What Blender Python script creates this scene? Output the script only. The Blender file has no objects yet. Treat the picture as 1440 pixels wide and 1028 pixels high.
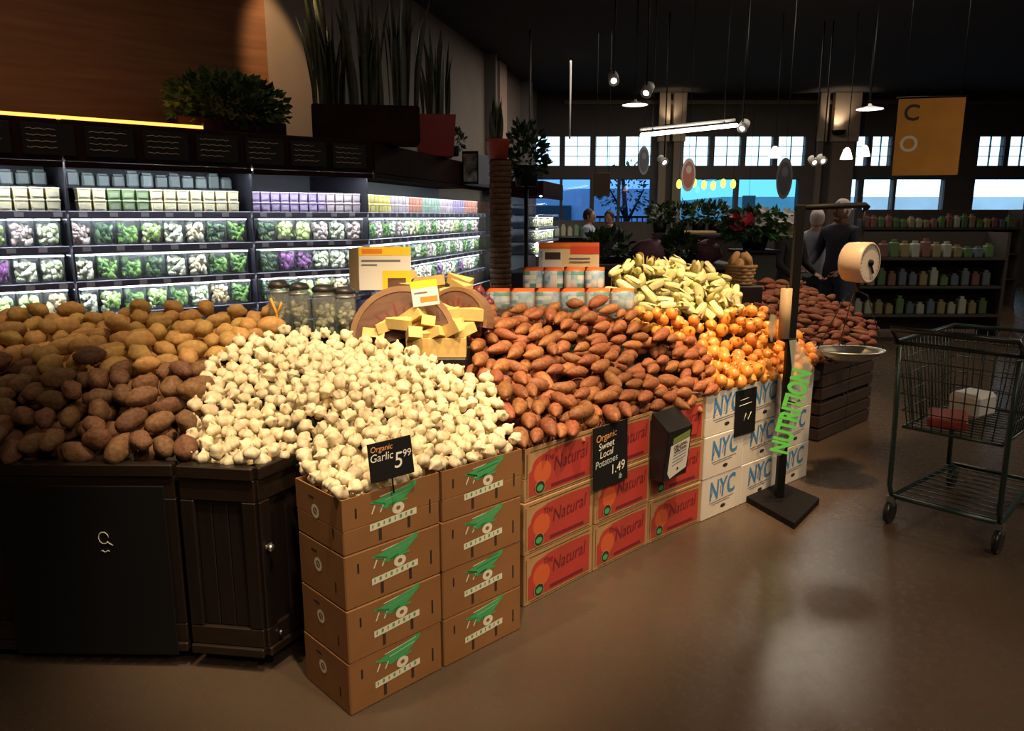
import bpy, bmesh, math, random
import numpy as np
from mathutils import Vector, Matrix, Euler, noise
from mathutils.geometry import delaunay_2d_cdt
R = math.radians
random.seed(7)
scn = bpy.context.scene
COL = scn.collection

# ------------------------------------------------------------------ camera, world, lights, exposure
CAM_H = 1.6
PITCH = R(11.3)
FPX = 1050.0
cam_d = bpy.data.cameras.new('camera')
cam_d.sensor_width = 36.0
cam_d.lens = 36.0 * FPX / 1440.0
cam_d.clip_end = 200
cam = bpy.data.objects.new('camera', cam_d)
COL.objects.link(cam)
cam.location = (0, 0, CAM_H)
cam.rotation_euler = (math.pi / 2 - PITCH, 0, 0)
scn.camera = cam

scn.view_settings.view_transform = 'Standard'
scn.view_settings.look = 'None'
scn.view_settings.exposure = 0.12
scn.view_settings.gamma = 1.0
scn.view_settings.use_curve_mapping = False
scn.cycles.use_denoising = True
scn.cycles.max_bounces = 7
scn.cycles.transparent_max_bounces = 12
scn.cycles.caustics_reflective = False
scn.cycles.caustics_refractive = False
scn.cycles.sample_clamp_indirect = 4.0

world = bpy.data.worlds.new('overcast_sky')
scn.world = world
world.use_nodes = True
wn = world.node_tree.nodes
wn['Background'].inputs[0].default_value = (0.52, 0.80, 1.0, 1)
wn['Background'].inputs[1].default_value = 2.8

WARM = (1.0, 0.72, 0.42)
def spot(name, loc, tgt, energy, deg=50, color=WARM, blend=0.6, rad=0.06):
    l = bpy.data.lights.new(name, 'SPOT')
    l.energy = energy; l.color = color; l.spot_size = R(deg); l.spot_blend = blend; l.shadow_soft_size = rad
    o = bpy.data.objects.new(name, l); COL.objects.link(o)
    o.location = loc
    o.rotation_euler = (Vector(tgt) - Vector(loc)).to_track_quat('-Z', 'Y').to_euler()
    return o
def area(name, loc, tgt, energy, sx, sy, color=(1, .85, .65)):
    l = bpy.data.lights.new(name, 'AREA'); l.shape = 'RECTANGLE'; l.size = sx; l.size_y = sy
    l.energy = energy; l.color = color
    o = bpy.data.objects.new(name, l); COL.objects.link(o); o.location = loc
    o.rotation_euler = (Vector(tgt) - Vector(loc)).to_track_quat('-Z', 'Y').to_euler()
    return o
# ceiling track spots over the produce table, all above the picture
spot('track_spot_garlic', (-0.1, 1.5, 4.1), (-0.42, 2.85, .9), 430, 40, (1, .78, .50))
spot('track_spot_garlic_2', (-1.3, 2.0, 4.1), (-0.55, 3.0, .95), 230, 42)
spot('track_spot_potato', (-1.2, 3.2, 4.1), (-1.75, 3.9, 1.05), 150, 36)
spot('track_spot_sweet', (1.3, 2.4, 4.1), (0.42, 3.6, .9), 420, 42)
spot('track_spot_cheese', (0.1, 2.5, 4.1), (-0.20, 3.85, 1.15), 330, 30)
spot('track_spot_onion', (1.5, 3.2, 4.1), (1.25, 4.4, .9), 620, 36, (1, .66, .34))
spot('track_spot_heads', (1.2, 3.8, 4.1), (1.0, 4.9, 1.2), 420, 32)
spot('track_spot_yam', (2.6, 4.4, 4.1), (2.4, 5.9, .8), 300, 32)
spot('track_spot_boxes', (1.9, 0.3, 4.1), (0.4, 2.9, .3), 330, 50)
spot('track_spot_wall', (-1.6, 6.1, 4.28), (-2.02, 7.2, 2.85), 220, 34, (1, .58, .26), .5)
area('ceiling_panel_aisle', (3.70, 9.3, 4.32), (3.70, 9.3, 0), 22, 0.30, 0.6, (1, .86, .66))
area('ceiling_panel_aisle_2', (4.30, 9.2, 4.32), (4.30, 9.2, 0), 18, 0.30, 0.6, (1, .86, .66))
area('ambient_fill_back', (2.0, -2.5, 4.3), (2.0, -2.5, 0), 120, 3.0, 2.0, (1, .82, .60))  # added fill behind the camera, no fixture, lifts the ambient level
area('ambient_fill_far', (3.5, 13.5, 4.3), (3.5, 13.5, 0), 130, 5.0, 3.0, (1, .86, .72))  # added dim fill so the far wall and figures read
area('ambient_fill_left', (-3.2, 3.6, 4.3), (-3.2, 3.6, 0), 22, 1.5, 1.5, (1, .70, .42))  # added ambient fill over the left bins, no lamp there
area('ambient_fill_side', (6.5, 3.5, 4.3), (6.5, 3.5, 0), 130, 2.0, 3.0, (1, .84, .64))  # added broad fill from the right, unseen, brightens floor and aisle

# ------------------------------------------------------------------ helpers
_c, _s = math.cos(PITCH), math.sin(PITCH)
def ray(x, y):
    u, v = x - 720.0, y - 514.0
    return Vector((u, FPX * _c - v * _s, -(FPX * _s + v * _c)))
def PZ(x, y, z):                       # the place at height z that the photograph shows at (x, y)
    r = ray(x, y); t = (z - CAM_H) / r.z
    return Vector((r.x * t, r.y * t, z))
def PY(x, y, Y):                       # ... at distance Y
    r = ray(x, y); t = Y / r.y
    return Vector((r.x * t, Y, CAM_H + r.z * t))

MATS = {}
def mat(name, col, rough=.6, var=0.0, scale=12.0, col2=None, bump=0.0, metal=0.0, rnd=0.0, spec=.5, trans=0.0, emit=None, es=0.0, coat=0.0, stretch=None):
    if name in MATS: return MATS[name]
    m = bpy.data.materials.new(name); m.use_nodes = True
    nt = m.node_tree; N = nt.nodes; L = nt.links
    b = N['Principled BSDF']
    b.inputs['Roughness'].default_value = rough
    b.inputs['Metallic'].default_value = metal
    b.inputs['Specular IOR Level'].default_value = spec
    b.inputs['Coat Weight'].default_value = coat
    b.inputs['Base Color'].default_value = (*col, 1)
    if emit:
        b.inputs['Emission Color'].default_value = (*emit, 1); b.inputs['Emission Strength'].default_value = es
    src = None
    if col2 is not None or var > 0 or bump > 0:
        tc = N.new('ShaderNodeTexCoord'); n = N.new('ShaderNodeTexNoise'); n.inputs['Scale'].default_value = scale
        n.inputs['Detail'].default_value = 4
        vec = tc.outputs['Object']
        if stretch:
            mp = N.new('ShaderNodeMapping'); mp.inputs['Scale'].default_value = stretch
            L.new(vec, mp.inputs['Vector']); vec = mp.outputs['Vector']
        L.new(vec, n.inputs['Vector'])
        if col2 is None: col2 = tuple(c * (1 - var) for c in col)
        rp = N.new('ShaderNodeValToRGB')
        rp.color_ramp.elements[0].position = .35; rp.color_ramp.elements[1].position = .68
        rp.color_ramp.elements[0].color = (*col2, 1); rp.color_ramp.elements[1].color = (*col, 1)
        L.new(n.outputs['Fac'], rp.inputs['Fac']); src = rp.outputs['Color']
        if bump > 0:
            bp = N.new('ShaderNodeBump'); bp.inputs['Strength'].default_value = bump; bp.inputs['Distance'].default_value = .01
            L.new(n.outputs['Fac'], bp.inputs['Height']); L.new(bp.outputs['Normal'], b.inputs['Normal'])
    if rnd > 0:
        oi = N.new('ShaderNodeObjectInfo'); hs = N.new('ShaderNodeHueSaturation')
        mr = N.new('ShaderNodeMapRange'); mr.inputs['To Min'].default_value = 1 - rnd; mr.inputs['To Max'].default_value = 1 + rnd * .6
        L.new(oi.outputs['Random'], mr.inputs['Value']); L.new(mr.outputs['Result'], hs.inputs['Value'])
        mh = N.new('ShaderNodeMapRange'); mh.inputs['To Min'].default_value = .5 - rnd * .05; mh.inputs['To Max'].default_value = .5 + rnd * .05
        mu = N.new('ShaderNodeMath'); mu.operation = 'FRACT'; mm = N.new('ShaderNodeMath'); mm.operation = 'MULTIPLY'; mm.inputs[1].default_value = 7.31
        L.new(oi.outputs['Random'], mm.inputs[0]); L.new(mm.outputs[0], mu.inputs[0]); L.new(mu.outputs[0], mh.inputs['Value']); L.new(mh.outputs['Result'], hs.inputs['Hue'])
        if src: L.new(src, hs.inputs['Color'])
        else: hs.inputs['Color'].default_value = (*col, 1)
        src = hs.outputs['Color']
    if src: L.new(src, b.inputs['Base Color'])
    MATS[name] = m
    return m
def emis(name, col, strength):
    return mat(name, (0, 0, 0), .5, emit=col, es=strength)
def clear(name, tint=(1, 1, 1), gloss=.12, rough=.1, milk=0.0, milkcol=(.8, .85, .85)):
    if name in MATS: return MATS[name]
    m = bpy.data.materials.new(name); m.use_nodes = True
    nt = m.node_tree; N = nt.nodes; L = nt.links; N.remove(N['Principled BSDF'])
    out = N['Material Output']
    t = N.new('ShaderNodeBsdfTransparent'); t.inputs[0].default_value = (*tint, 1)
    g = N.new('ShaderNodeBsdfGlossy'); g.inputs['Roughness'].default_value = rough
    mx = N.new('ShaderNodeMixShader'); mx.inputs[0].default_value = gloss
    L.new(t.outputs[0], mx.inputs[1]); L.new(g.outputs[0], mx.inputs[2])
    last = mx.outputs[0]
    if milk > 0:
        d = N.new('ShaderNodeBsdfDiffuse'); d.inputs[0].default_value = (*milkcol, 1)
        m2 = N.new('ShaderNodeMixShader'); m2.inputs[0].default_value = milk
        L.new(last, m2.inputs[1]); L.new(d.outputs[0], m2.inputs[2]); last = m2.outputs[0]
    L.new(last, out.inputs['Surface'])
    MATS[name] = m
    return m

class MB:
    """collects shapes, builds ONE mesh"""
    def __init__(s): s.v = []; s.f = []; s.mi = []; s.sm = []
    def add(s, verts, faces, mi=0, smooth=False):
        o = len(s.v); s.v += [tuple(p) for p in verts]
        for f in faces: s.f.append(tuple(i + o for i in f)); s.mi.append(mi); s.sm.append(smooth)
        return s
    def box(s, x0, x1, y0, y1, z0, z1, mi=0, M=None):
        v = [(x0,y0,z0),(x1,y0,z0),(x1,y1,z0),(x0,y1,z0),(x0,y0,z1),(x1,y0,z1),(x1,y1,z1),(x0,y1,z1)]
        if M: v = [M @ Vector(p) for p in v]
        return s.add(v, [(0,3,2,1),(4,5,6,7),(0,1,5,4),(1,2,6,5),(2,3,7,6),(3,0,4,7)], mi)
    def cbox(s, x0, x1, y0, y1, z0, z1, c=.004, mi=0, M=None):      # box with chamfered edges
        bm = bmesh.new(); bmesh.ops.create_cube(bm, size=1)
        for v in bm.verts:
            v.co = Vector(((x0+x1)/2 + v.co.x*(x1-x0), (y0+y1)/2 + v.co.y*(y1-y0), (z0+z1)/2 + v.co.z*(z1-z0)))
        bmesh.ops.bevel(bm, geom=bm.edges[:], offset=c, segments=1, affect='EDGES')
        bm.verts.index_update()
        v = [M @ p.co if M else p.co.copy() for p in bm.verts]; f = [[q.index for q in g.verts] for g in bm.faces]
        bm.free(); return s.add(v, f, mi)
    def lathe(s, prof, n=16, mi=0, M=None, smooth=True, rf=None, cap=True):
        vs = []; fs = []; k = len(prof)
        for i in range(n):
            a = 2*math.pi*i/n
            for j, (r, z) in enumerate(prof):
                q = r * (rf(a, z, j) if rf else 1)
                vs.append(Vector((q*math.cos(a), q*math.sin(a), z)))
        for i in range(n):
            i2 = (i+1) % n
            for j in range(k-1): fs.append((i*k+j, i2*k+j, i2*k+j+1, i*k+j+1))
        if cap:
            if prof[0][0] > 1e-5: fs.append(tuple(i*k for i in range(n))[::-1])
            if prof[-1][0] > 1e-5: fs.append(tuple(i*k+k-1 for i in range(n)))
        if M: vs = [M @ p for p in vs]
        return s.add(vs, fs, mi, smooth)
    def tube(s, pts, r, n=6, mi=0, smooth=True, closed=False):
        pts = [Vector(p) for p in pts]; k = len(pts); vs = []; fs = []
        rr = r if isinstance(r, (list, tuple)) else [r]*k
        up = None
        for i, p in enumerate(pts):
            if closed: d = pts[(i+1) % k] - pts[i-1]
            else: d = pts[min(i+1, k-1)] - pts[max(i-1, 0)]
            d.normalize()
            if up is None:
                up = Vector((0,0,1)) if abs(d.z) < .9 else Vector((1,0,0))
            a = d.cross(up).normalized(); b = a.cross(d).normalized(); up = b
            for q in range(n):
                t = 2*math.pi*q/n
                vs.append(p + (a*math.cos(t) + b*math.sin(t))*rr[i])
        for i in range(k if closed else k-1):
            i2 = (i+1) % k
            for q in range(n): fs.append((i*n+q, i*n+(q+1) % n, i2*n+(q+1) % n, i2*n+q))
        if not closed: fs += [tuple(range(n))[::-1], tuple((k-1)*n+q for q in range(n))]
        return s.add(vs, fs, mi, smooth)
    def poly(s, pts, mi=0): return s.add(pts, [tuple(range(len(pts)))], mi)
    def prism(s, pts2, y0, y1, mi=0, M=None):       # outline in x,z extruded in y
        n = len(pts2)
        v = [Vector((x, y0, z)) for x, z in pts2] + [Vector((x, y1, z)) for x, z in pts2]
        if M: v = [M @ p for p in v]
        f = [tuple(range(n)), tuple(range(2*n-1, n-1, -1))] + [(i, i+n, (i+1) % n + n, (i+1) % n) for i in range(n)]
        return s.add(v, f, mi)
    def blob(s, M, n=8, m=6, mi=0, seed=0, amp=.12):
        vs = []; fs = []
        for j in range(m+1):
            ph = math.pi*j/m
            for i in range(n):
                th = 2*math.pi*i/n
                p = Vector((math.sin(ph)*math.cos(th), math.sin(ph)*math.sin(th), math.cos(ph)))
                p *= 1 + amp*noise.noise(p*1.6 + Vector((seed*3.1, seed*1.7, 0)))
                vs.append(M @ p)
        for j in range(m):
            for i in range(n): fs.append((j*n+i, (j+1)*n+i, (j+1)*n+(i+1) % n, j*n+(i+1) % n))
        return s.add(vs, fs, mi, True)
    def mesh(s, name, *mats):
        me = bpy.data.meshes.new(name); me.from_pydata(s.v, [], s.f)
        for m in mats: me.materials.append(m)
        me.polygons.foreach_set('material_index', s.mi); me.polygons.foreach_set('use_smooth', s.sm)
        bm = bmesh.new(); bm.from_mesh(me)
        bmesh.ops.remove_doubles(bm, verts=bm.verts[:], dist=1e-6)
        bmesh.ops.recalc_face_normals(bm, faces=bm.faces[:]); bm.to_mesh(me); bm.free()
        me.update(); return me
    def build(s, name, mats, parent=None, loc=(0,0,0), rot=(0,0,0)):
        if not isinstance(mats, (list, tuple)): mats = [mats]
        return place(name, s.mesh(name, *mats), parent, loc, rot)
def place(name, me, parent=None, loc=(0,0,0), rot=(0,0,0), scale=None):
    o = bpy.data.objects.new(name, me); COL.objects.link(o)
    o.parent = parent; o.location = loc
    o.rotation_euler = rot
    if scale: o.scale = scale
    return o
def tag(o, label, cat, group=None):
    o['label'] = label; o['category'] = cat
    if group: o['group'] = group
    return o
def thing(name, label, cat, loc=(0,0,0), rz=0.0, group=None):
    o = bpy.data.objects.new(name, None); COL.objects.link(o)
    o.empty_display_size = .05
    o.location = loc; o.rotation_euler = (0, 0, rz)
    return tag(o, label, cat, group)
def struct(o): o['kind'] = 'structure'; return o
def stuff(o): o['kind'] = 'stuff'; return o
TEXTS = {}
def text(name, body, size, m, parent, loc, rot=(math.pi/2, 0, 0), align='CENTER', shear=0.0, sx=1.0, bold=0.0):
    k = (body, size, m.name, align, shear, bold)
    if k not in TEXTS:
        c = bpy.data.curves.new(name, 'FONT'); c.body = body; c.size = size; c.align_x = align; c.align_y = 'CENTER'
        c.shear = shear; c.offset = bold; c.resolution_u = 4
        tmp = bpy.data.objects.new('tmp', c); me = bpy.data.meshes.new_from_object(tmp)
        bpy.data.objects.remove(tmp); bpy.data.curves.remove(c)
        me.name = name; me.materials.clear(); me.materials.append(m); TEXTS[k] = me
    o = place(name, TEXTS[k], parent, loc, rot)
    o.scale = (sx, 1, 1)
    return o

# aisle frames
AIS = R(47)                                           # the display runs 47 degrees right of the view
RZ = math.pi/2 - AIS
U = Vector((math.sin(AIS), math.cos(AIS), 0)); NN = Vector((-U.y, U.x, 0))

# ------------------------------------------------------------------ the room
def concrete_floor():
    m = bpy.data.materials.new('polished_concrete'); m.use_nodes = True
    nt = m.node_tree; N = nt.nodes; L = nt.links; b = N['Principled BSDF']
    tc = N.new('ShaderNodeTexCoord')
    n1 = N.new('ShaderNodeTexNoise'); n1.inputs['Scale'].default_value = .9; n1.inputs['Detail'].default_value = 6
    n2 = N.new('ShaderNodeTexNoise'); n2.inputs['Scale'].default_value = 22; n2.inputs['Detail'].default_value = 5
    L.new(tc.outputs['Object'], n1.inputs['Vector']); L.new(tc.outputs['Object'], n2.inputs['Vector'])
    rp = N.new('ShaderNodeValToRGB'); rp.color_ramp.elements[0].position = .3; rp.color_ramp.elements[1].position = .75
    rp.color_ramp.elements[0].color = (.070, .046, .031, 1); rp.color_ramp.elements[1].color = (.094, .066, .046, 1)
    mx = N.new('ShaderNodeMix'); mx.data_type = 'RGBA'; mx.blend_type = 'OVERLAY'; mx.inputs[0].default_value = .10
    L.new(n1.outputs['Fac'], rp.inputs['Fac']); L.new(rp.outputs['Color'], mx.inputs[6]); L.new(n2.outputs['Color'], mx.inputs[7])
    L.new(mx.outputs[2], b.inputs['Base Color'])
    mr = N.new('ShaderNodeMapRange'); mr.inputs['To Min'].default_value = .24; mr.inputs['To Max'].default_value = .30
    L.new(n2.outputs['Fac'], mr.inputs['Value']); L.new(mr.outputs['Result'], b.inputs['Roughness'])
    b.inputs['Specular IOR Level'].default_value = .5
    return m
M_FLOOR = concrete_floor()
M_CEIL = mat('dark_ceiling', (.030, .026, .026), .9)
M_WALLD = mat('dark_taupe_wall', (.080, .068, .066), .85, var=.15, scale=3)
M_WALLB = mat('brown_panel_wall', (.15, .065, .024), .6, col2=(.10, .04, .014), scale=1.5, stretch=(1, 1, 14))
M_TAUPE = mat('taupe_plaster', (.24, .20, .17), .8, var=.12, scale=2)
M_TRIM = mat('dark_trim', (.16, .12, .10), .6)
M_BLACK = mat('black_metal', (.005, .005, .006), .55, spec=.2)

struct(MB().box(-14, 16, -5, 18.2, -.1, 0).build('floor', M_FLOOR))
struct(MB().box(-14, 16, -5, 18.3, 4.35, 4.5).build('ceiling', M_CEIL))
WY = 18.0
def wx(px): return PY(px, 250, WY).x
def wz(py): return PY(960, py, WY).z
UP = [[(753,787),(794,830),(837,871),(879,915)], [(960,996),(1003,1040),(1047,1085),(1092,1130)], [(1201,1217),(1223,1250),(1256,1290),(1297,1331)], [(1372,1408),(1415,1452)]]
LO = [[(753,788),(791,831),(836,870),(873,916)], [(952,1035),(1040,1124)], [(1196,1209),(1216,1258),(1262,1330)], [(1372,1452)]]
holes = []
for g in UP: holes += [(wx(a), wx(b), wz(233), wz(191)) for a, b in g]
nup = len(holes)
for g in LO: holes += [(wx(a), wx(b), wz(312), wz(252)) for a, b in g]
xs = sorted({-6.0, 15.0} | {h[0] for h in holes} | {h[1] for h in holes}); zs = sorted({0.0, 4.35} | {h[2] for h in holes} | {h[3] for h in holes})
b = MB()
for i in range(len(xs)-1):
    for j in range(len(zs)-1):
        mx_, mz_ = (xs[i]+xs[i+1])/2, (zs[j]+zs[j+1])/2
        if not any(h[0] < mx_ < h[1] and h[2] < mz_ < h[3] for h in holes):
            b.box(xs[i], xs[i+1], WY, WY+.2, zs[j], zs[j+1])
struct(b.build('wall_back', M_WALLD))
struct(MB().box(15, 15.2, -5, 18.2, 0, 4.35).build('wall_right', M_WALLD))
struct(MB().box(-14, 15, -5.2, -5, 0, 4.35).build('wall_front', M_WALLD))
struct(MB().box(-14.2, -14, -5, 18, 0, 4.35).build('wall_far_left', M_WALLD))
# panes and bars
M_PANE = clear('window_glass', (.93, .97, 1), .04, .03)
M_PANEB = clear('blue_tinted_glass', (.36, .50, .72), .04, .03)
M_PANEC = clear('cyan_tinted_glass', (.36, .62, .72), .04, .03)
M_BAR = mat('window_bar', (.05, .05, .055), .6)
for k, (x0, x1, z0, z1) in enumerate(holes):
    w = bpy.data.objects.new('window_%d' % (k+1), None); COL.objects.link(w); w.location = (x0, WY+.08, z0); struct(w)
    W, H = x1-x0, z1-z0
    upper = k < nup
    nx, nz = ((2 if W > .4 else 1), 3) if upper else (1, 1)
    fb = MB(); t = .012
    for q in range(nx+1): fb.box(q*W/nx-t/2, q*W/nx+t/2, -.03, .03, 0, H)
    for q in range(nz+1): fb.box(0, W, -.028, .028, q*H/nz-t/2, q*H/nz+t/2)
    fb.build('window_frame', M_BAR, w)
    pm = M_PANE if upper else (M_PANEB if k < nup+4 else M_PANEC if k < nup+6 else M_PANE)
    pme = MB().box(t/2, W/nx-t/2, -.003, .003, t/2, H/nz-t/2).mesh('pane', pm)
    for q in range(nx):
        for r in range(nz): place('pane', pme, w, (q*W/nx, 0, r*H/nz))
# trim line under the ceiling and the piers: sconce light painted as beige above, dark below
struct(MB().box(1.2, 15, WY-.10, WY-.002, 4.12, 4.20).build('trim_1', M_TRIM))
M_PIERLIT = mat('lit_beige_pier', (.42, .32, .23), .75, var=.1, scale=4, stretch=(20, 20, 1))
for k, (a, c2) in enumerate([(921, 936), (941, 958), (1140, 1152), (1160, 1196)]):
    x0, x1 = wx(a), wx(c2)
    struct(MB().box(x0, x1, WY-.26, WY-.101, 3.28, 4.34).box(x0+.04, x1-.04, WY-.2, WY-.101, 0, 3.28, 1).build('column_%d' % (k+1), [M_PIERLIT, M_TRIM]))
# the left side of the shop: two wall runs meeting behind the coolers
A1, A2 = R(50), R(14)
U1 = Vector((math.sin(A1), math.cos(A1), 0)); N1 = Vector((-U1.y, U1.x, 0))
U2 = Vector((math.sin(A2), math.cos(A2), 0)); N2 = Vector((-U2.y, U2.x, 0))
CC = Vector((-1.21, 6.37, 0))
WW = CC + (N1 + N2) * (1.05 / (1 + N1.dot(N2)))
def wall_run(name, p, d, length, m):
    o = MB().box(0, length, 0, .15, 0, 4.35).build(name, m, None, p, (0, 0, math.atan2(d.y, d.x)))
    return struct(o)
wall_run('wall_left', WW - U1*9, U1, 9, M_WALLB)
wall_run('wall_left_2', WW, U2, 11.2, M_TAUPE)
M_PIL = mat('rose_plaster', (.52, .36, .29), .8, var=.1, scale=3)
M_GREYP = mat('grey_post_paint', (.20, .19, .19), .6)
p = WW + U2*7.5
struct(MB().box(0, .5, -.12, -.002, 0, 4.34).build('column_5', M_PIL, None, p, (0, 0, math.pi/2 - A2)))
p = WW + U2*6.9
struct(MB().box(0, .12, -.2, -.002, 0, 4.34).build('column_6', M_GREYP, None, p, (0, 0, math.pi/2 - A2)))
p = WW + U2*9.6
struct(MB().box(0, .3, -.2, -.002, 0, 4.34).build('column_7', M_GREYP, None, p, (0, 0, math.pi/2 - A2)))
# street outside the windows
M_ASPH = mat('asphalt', (.10, .11, .13), .9)
M_EXT = mat('pale_render', (.50, .55, .60), .9, var=.2, scale=.6)
struct(MB().box(-30, 45, 18.4, 70, -.25, -.15).build('street_ground', M_ASPH))
struct(MB().box(-20, 9.3, 44, 50, -.15, 3.15).box(11, 40, 40, 50, -.15, 2.6).build('exterior_building', M_EXT))
struct(MB().box(-8, 3.4, 43.6, 43.95, -.15, 2.2).build('exterior_hedge', mat('far_hedge', (.03, .05, .05), .9)))

# ------------------------------------------------------------------ heaps of produce
def tps(pts):
    P = np.array([(p[0], p[1]) for p in pts]); Z = np.array([p[2] for p in pts]); n = len(P)
    def k(r2): return np.where(r2 > 1e-12, r2*np.log(np.maximum(r2, 1e-12)), 0)
    D = ((P[:, None] - P[None])**2).sum(-1)
    A = np.zeros((n+3, n+3)); A[:n, :n] = k(D) + 2e-3*np.eye(n); A[:n, n] = 1; A[:n, n+1:] = P; A[n, :n] = 1; A[n+1:, :n] = P.T
    w = np.linalg.solve(A, np.concatenate([Z, np.zeros(3)]))
    def h(x, y):
        d = (P[:, 0]-x)**2 + (P[:, 1]-y)**2
        return float(k(d) @ w[:n] + w[n] + w[n+1]*x + w[n+2]*y)
    return h
def inside(poly, x, y):
    c = False; j = len(poly)-1
    for i in range(len(poly)):
        if (poly[i][1] > y) != (poly[j][1] > y) and x < (poly[j][0]-poly[i][0])*(y-poly[i][1])/(poly[j][1]-poly[i][1])+poly[i][0]: c = not c
        j = i
    return c
def edge_d(poly, x, y):
    best = 9; p = Vector((x, y))
    for i in range(len(poly)):
        a = Vector(poly[i][:2]); d = Vector(poly[(i+1) % len(poly)][:2]) - a
        t = max(0, min(1, (p-a).dot(d)/max(d.length_squared, 1e-9))); best = min(best, (a + d*t - p).length)
    return best
class Heap:
    def __init__(s, edge, inner=(), lift=0.0):
        up = Vector((0, 0, lift)); s.edge = [PZ(*e) + up for e in edge]; s.h = tps(s.edge + [PZ(*e) + up*.5 for e in inner])
        s.lo = (min(p.x for p in s.edge), min(p.y for p in s.edge)); s.hi = (max(p.x for p in s.edge), max(p.y for p in s.edge))
    def normal(s, x, y):
        e = .03
        return Vector((s.h(x-e, y)-s.h(x+e, y), s.h(x, y-e)-s.h(x, y+e), 2*e)).normalized()
    def darts(s, d, seed, inset=0.0, tries=9000):
        rs = random.Random(seed); got = []; cell = {}
        n = len(s.edge); cx = sum(p.x for p in s.edge)/n; cy = sum(p.y for p in s.edge)/n; first = []
        for i in range(n):
            a, b_ = s.edge[i], s.edge[(i+1) % n]; k = max(1, round((b_-a).length/(d*1.08)))
            for q in range(k):
                p = a.lerp(b_, q/k); dd = Vector((cx-p.x, cy-p.y)); p2 = Vector((p.x, p.y)) + dd*(max(inset, .012)*1.15/dd.length); first.append((p2.x, p2.y))
        for _ in range(tries):
            x, y = first[_] if _ < len(first) else (rs.uniform(s.lo[0], s.hi[0]), rs.uniform(s.lo[1], s.hi[1]))
            kx, ky = int(x/d), int(y/d)
            if any((x-q[0])**2 + (y-q[1])**2 < d*d for i in (-1,0,1) for j in (-1,0,1) for q in cell.get((kx+i, ky+j), ())): continue
            if not inside(s.edge, x, y) or (_ >= len(first) and inset and edge_d(s.edge, x, y) < inset): continue
            cell.setdefault((kx, ky), []).append((x, y)); got.append((x, y))
        return got
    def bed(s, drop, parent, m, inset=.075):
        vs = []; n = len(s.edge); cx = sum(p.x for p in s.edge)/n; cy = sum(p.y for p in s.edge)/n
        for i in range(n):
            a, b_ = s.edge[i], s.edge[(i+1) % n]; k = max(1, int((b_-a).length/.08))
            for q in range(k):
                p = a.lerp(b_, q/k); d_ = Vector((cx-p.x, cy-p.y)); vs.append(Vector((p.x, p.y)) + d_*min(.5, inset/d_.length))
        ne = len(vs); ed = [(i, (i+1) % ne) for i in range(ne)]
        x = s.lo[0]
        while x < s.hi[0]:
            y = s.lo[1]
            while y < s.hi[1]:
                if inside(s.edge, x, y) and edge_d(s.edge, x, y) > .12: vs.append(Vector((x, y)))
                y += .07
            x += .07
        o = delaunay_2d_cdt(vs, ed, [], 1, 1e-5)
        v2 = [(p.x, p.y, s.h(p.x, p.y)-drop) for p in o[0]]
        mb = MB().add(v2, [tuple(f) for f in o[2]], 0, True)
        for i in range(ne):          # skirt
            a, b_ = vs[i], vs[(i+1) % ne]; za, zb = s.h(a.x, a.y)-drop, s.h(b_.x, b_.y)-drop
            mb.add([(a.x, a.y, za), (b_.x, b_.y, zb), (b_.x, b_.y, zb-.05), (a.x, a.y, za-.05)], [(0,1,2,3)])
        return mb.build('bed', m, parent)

def garlic_mesh(seed):
    rs = random.Random(seed); k = rs.choice((5, 6, 7)); ph = rs.random()*6
    prof = [(.05,-.33),(.28,-.38),(.46,-.24),(.52,-.04),(.45,.15),(.26,.29),(.12,.40),(.085,.52),(.05,.60)]
    def rf(a, z, j):
        lob = abs(math.sin(k*(a+ph)/2)) ** .6
        return (.74 + .30*lob if -.45 < z < .3 else .85+.2*lob if z < .45 else 1) * (1 + .10*math.sin(a*2+ph*3))
    return MB().lathe(prof, 18, 0, Matrix.Shear('XZ', 4, (rs.uniform(-.12,.12), rs.uniform(-.12,.12))), True, rf).mesh('garlic_bulb', M_GARLIC)
def potato_mesh(seed, m, ratio=1.45, amp=.22, name='potato'):
    return MB().blob(Matrix.Diagonal((.5*ratio, .5, .46, 1)), 14, 10, 0, seed, amp).mesh(name, m)
def yam_mesh(seed, m, ratio, name='sweet_potato'):
    rs = random.Random(seed); b = MB(); n = 9; bend = rs.uniform(-.18, .18); pts = []; rr = []
    bl = rs.uniform(.42, .60)
    for i in range(n+1):
        t = i/n; x = (t-.5)*ratio
        r = .5*math.sin(math.pi*min(1, max(0, (t**(math.log(.5)/math.log(bl)))))) ** .62
        r *= 1 + .12*noise.noise(Vector((t*4, seed, 0)))
        pts.append(Vector((x, bend*math.sin(math.pi*t)*ratio*.5, .05*noise.noise(Vector((t*3, seed, 5)))))); rr.append(max(r, .035))
    b.tube(pts, rr, 10); return b.mesh(name, m)
def onion_mesh(seed, m, name='onion'):
    rs = random.Random(seed)
    prof = [(.03,-.50),(.05,-.45),(.24,-.42),(.44,-.24),(.51,0),(.45,.22),(.28,.38),(.12,.46),(.06,.56),(.075,.68)]
    return MB().lathe(prof, 14, 0, Matrix.Shear('XZ', 4, (rs.uniform(-.1,.1), rs.uniform(-.1,.1))), True, lambda a, z, j: 1+.03*math.sin(a*3+seed)).mesh(name, m)
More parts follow.
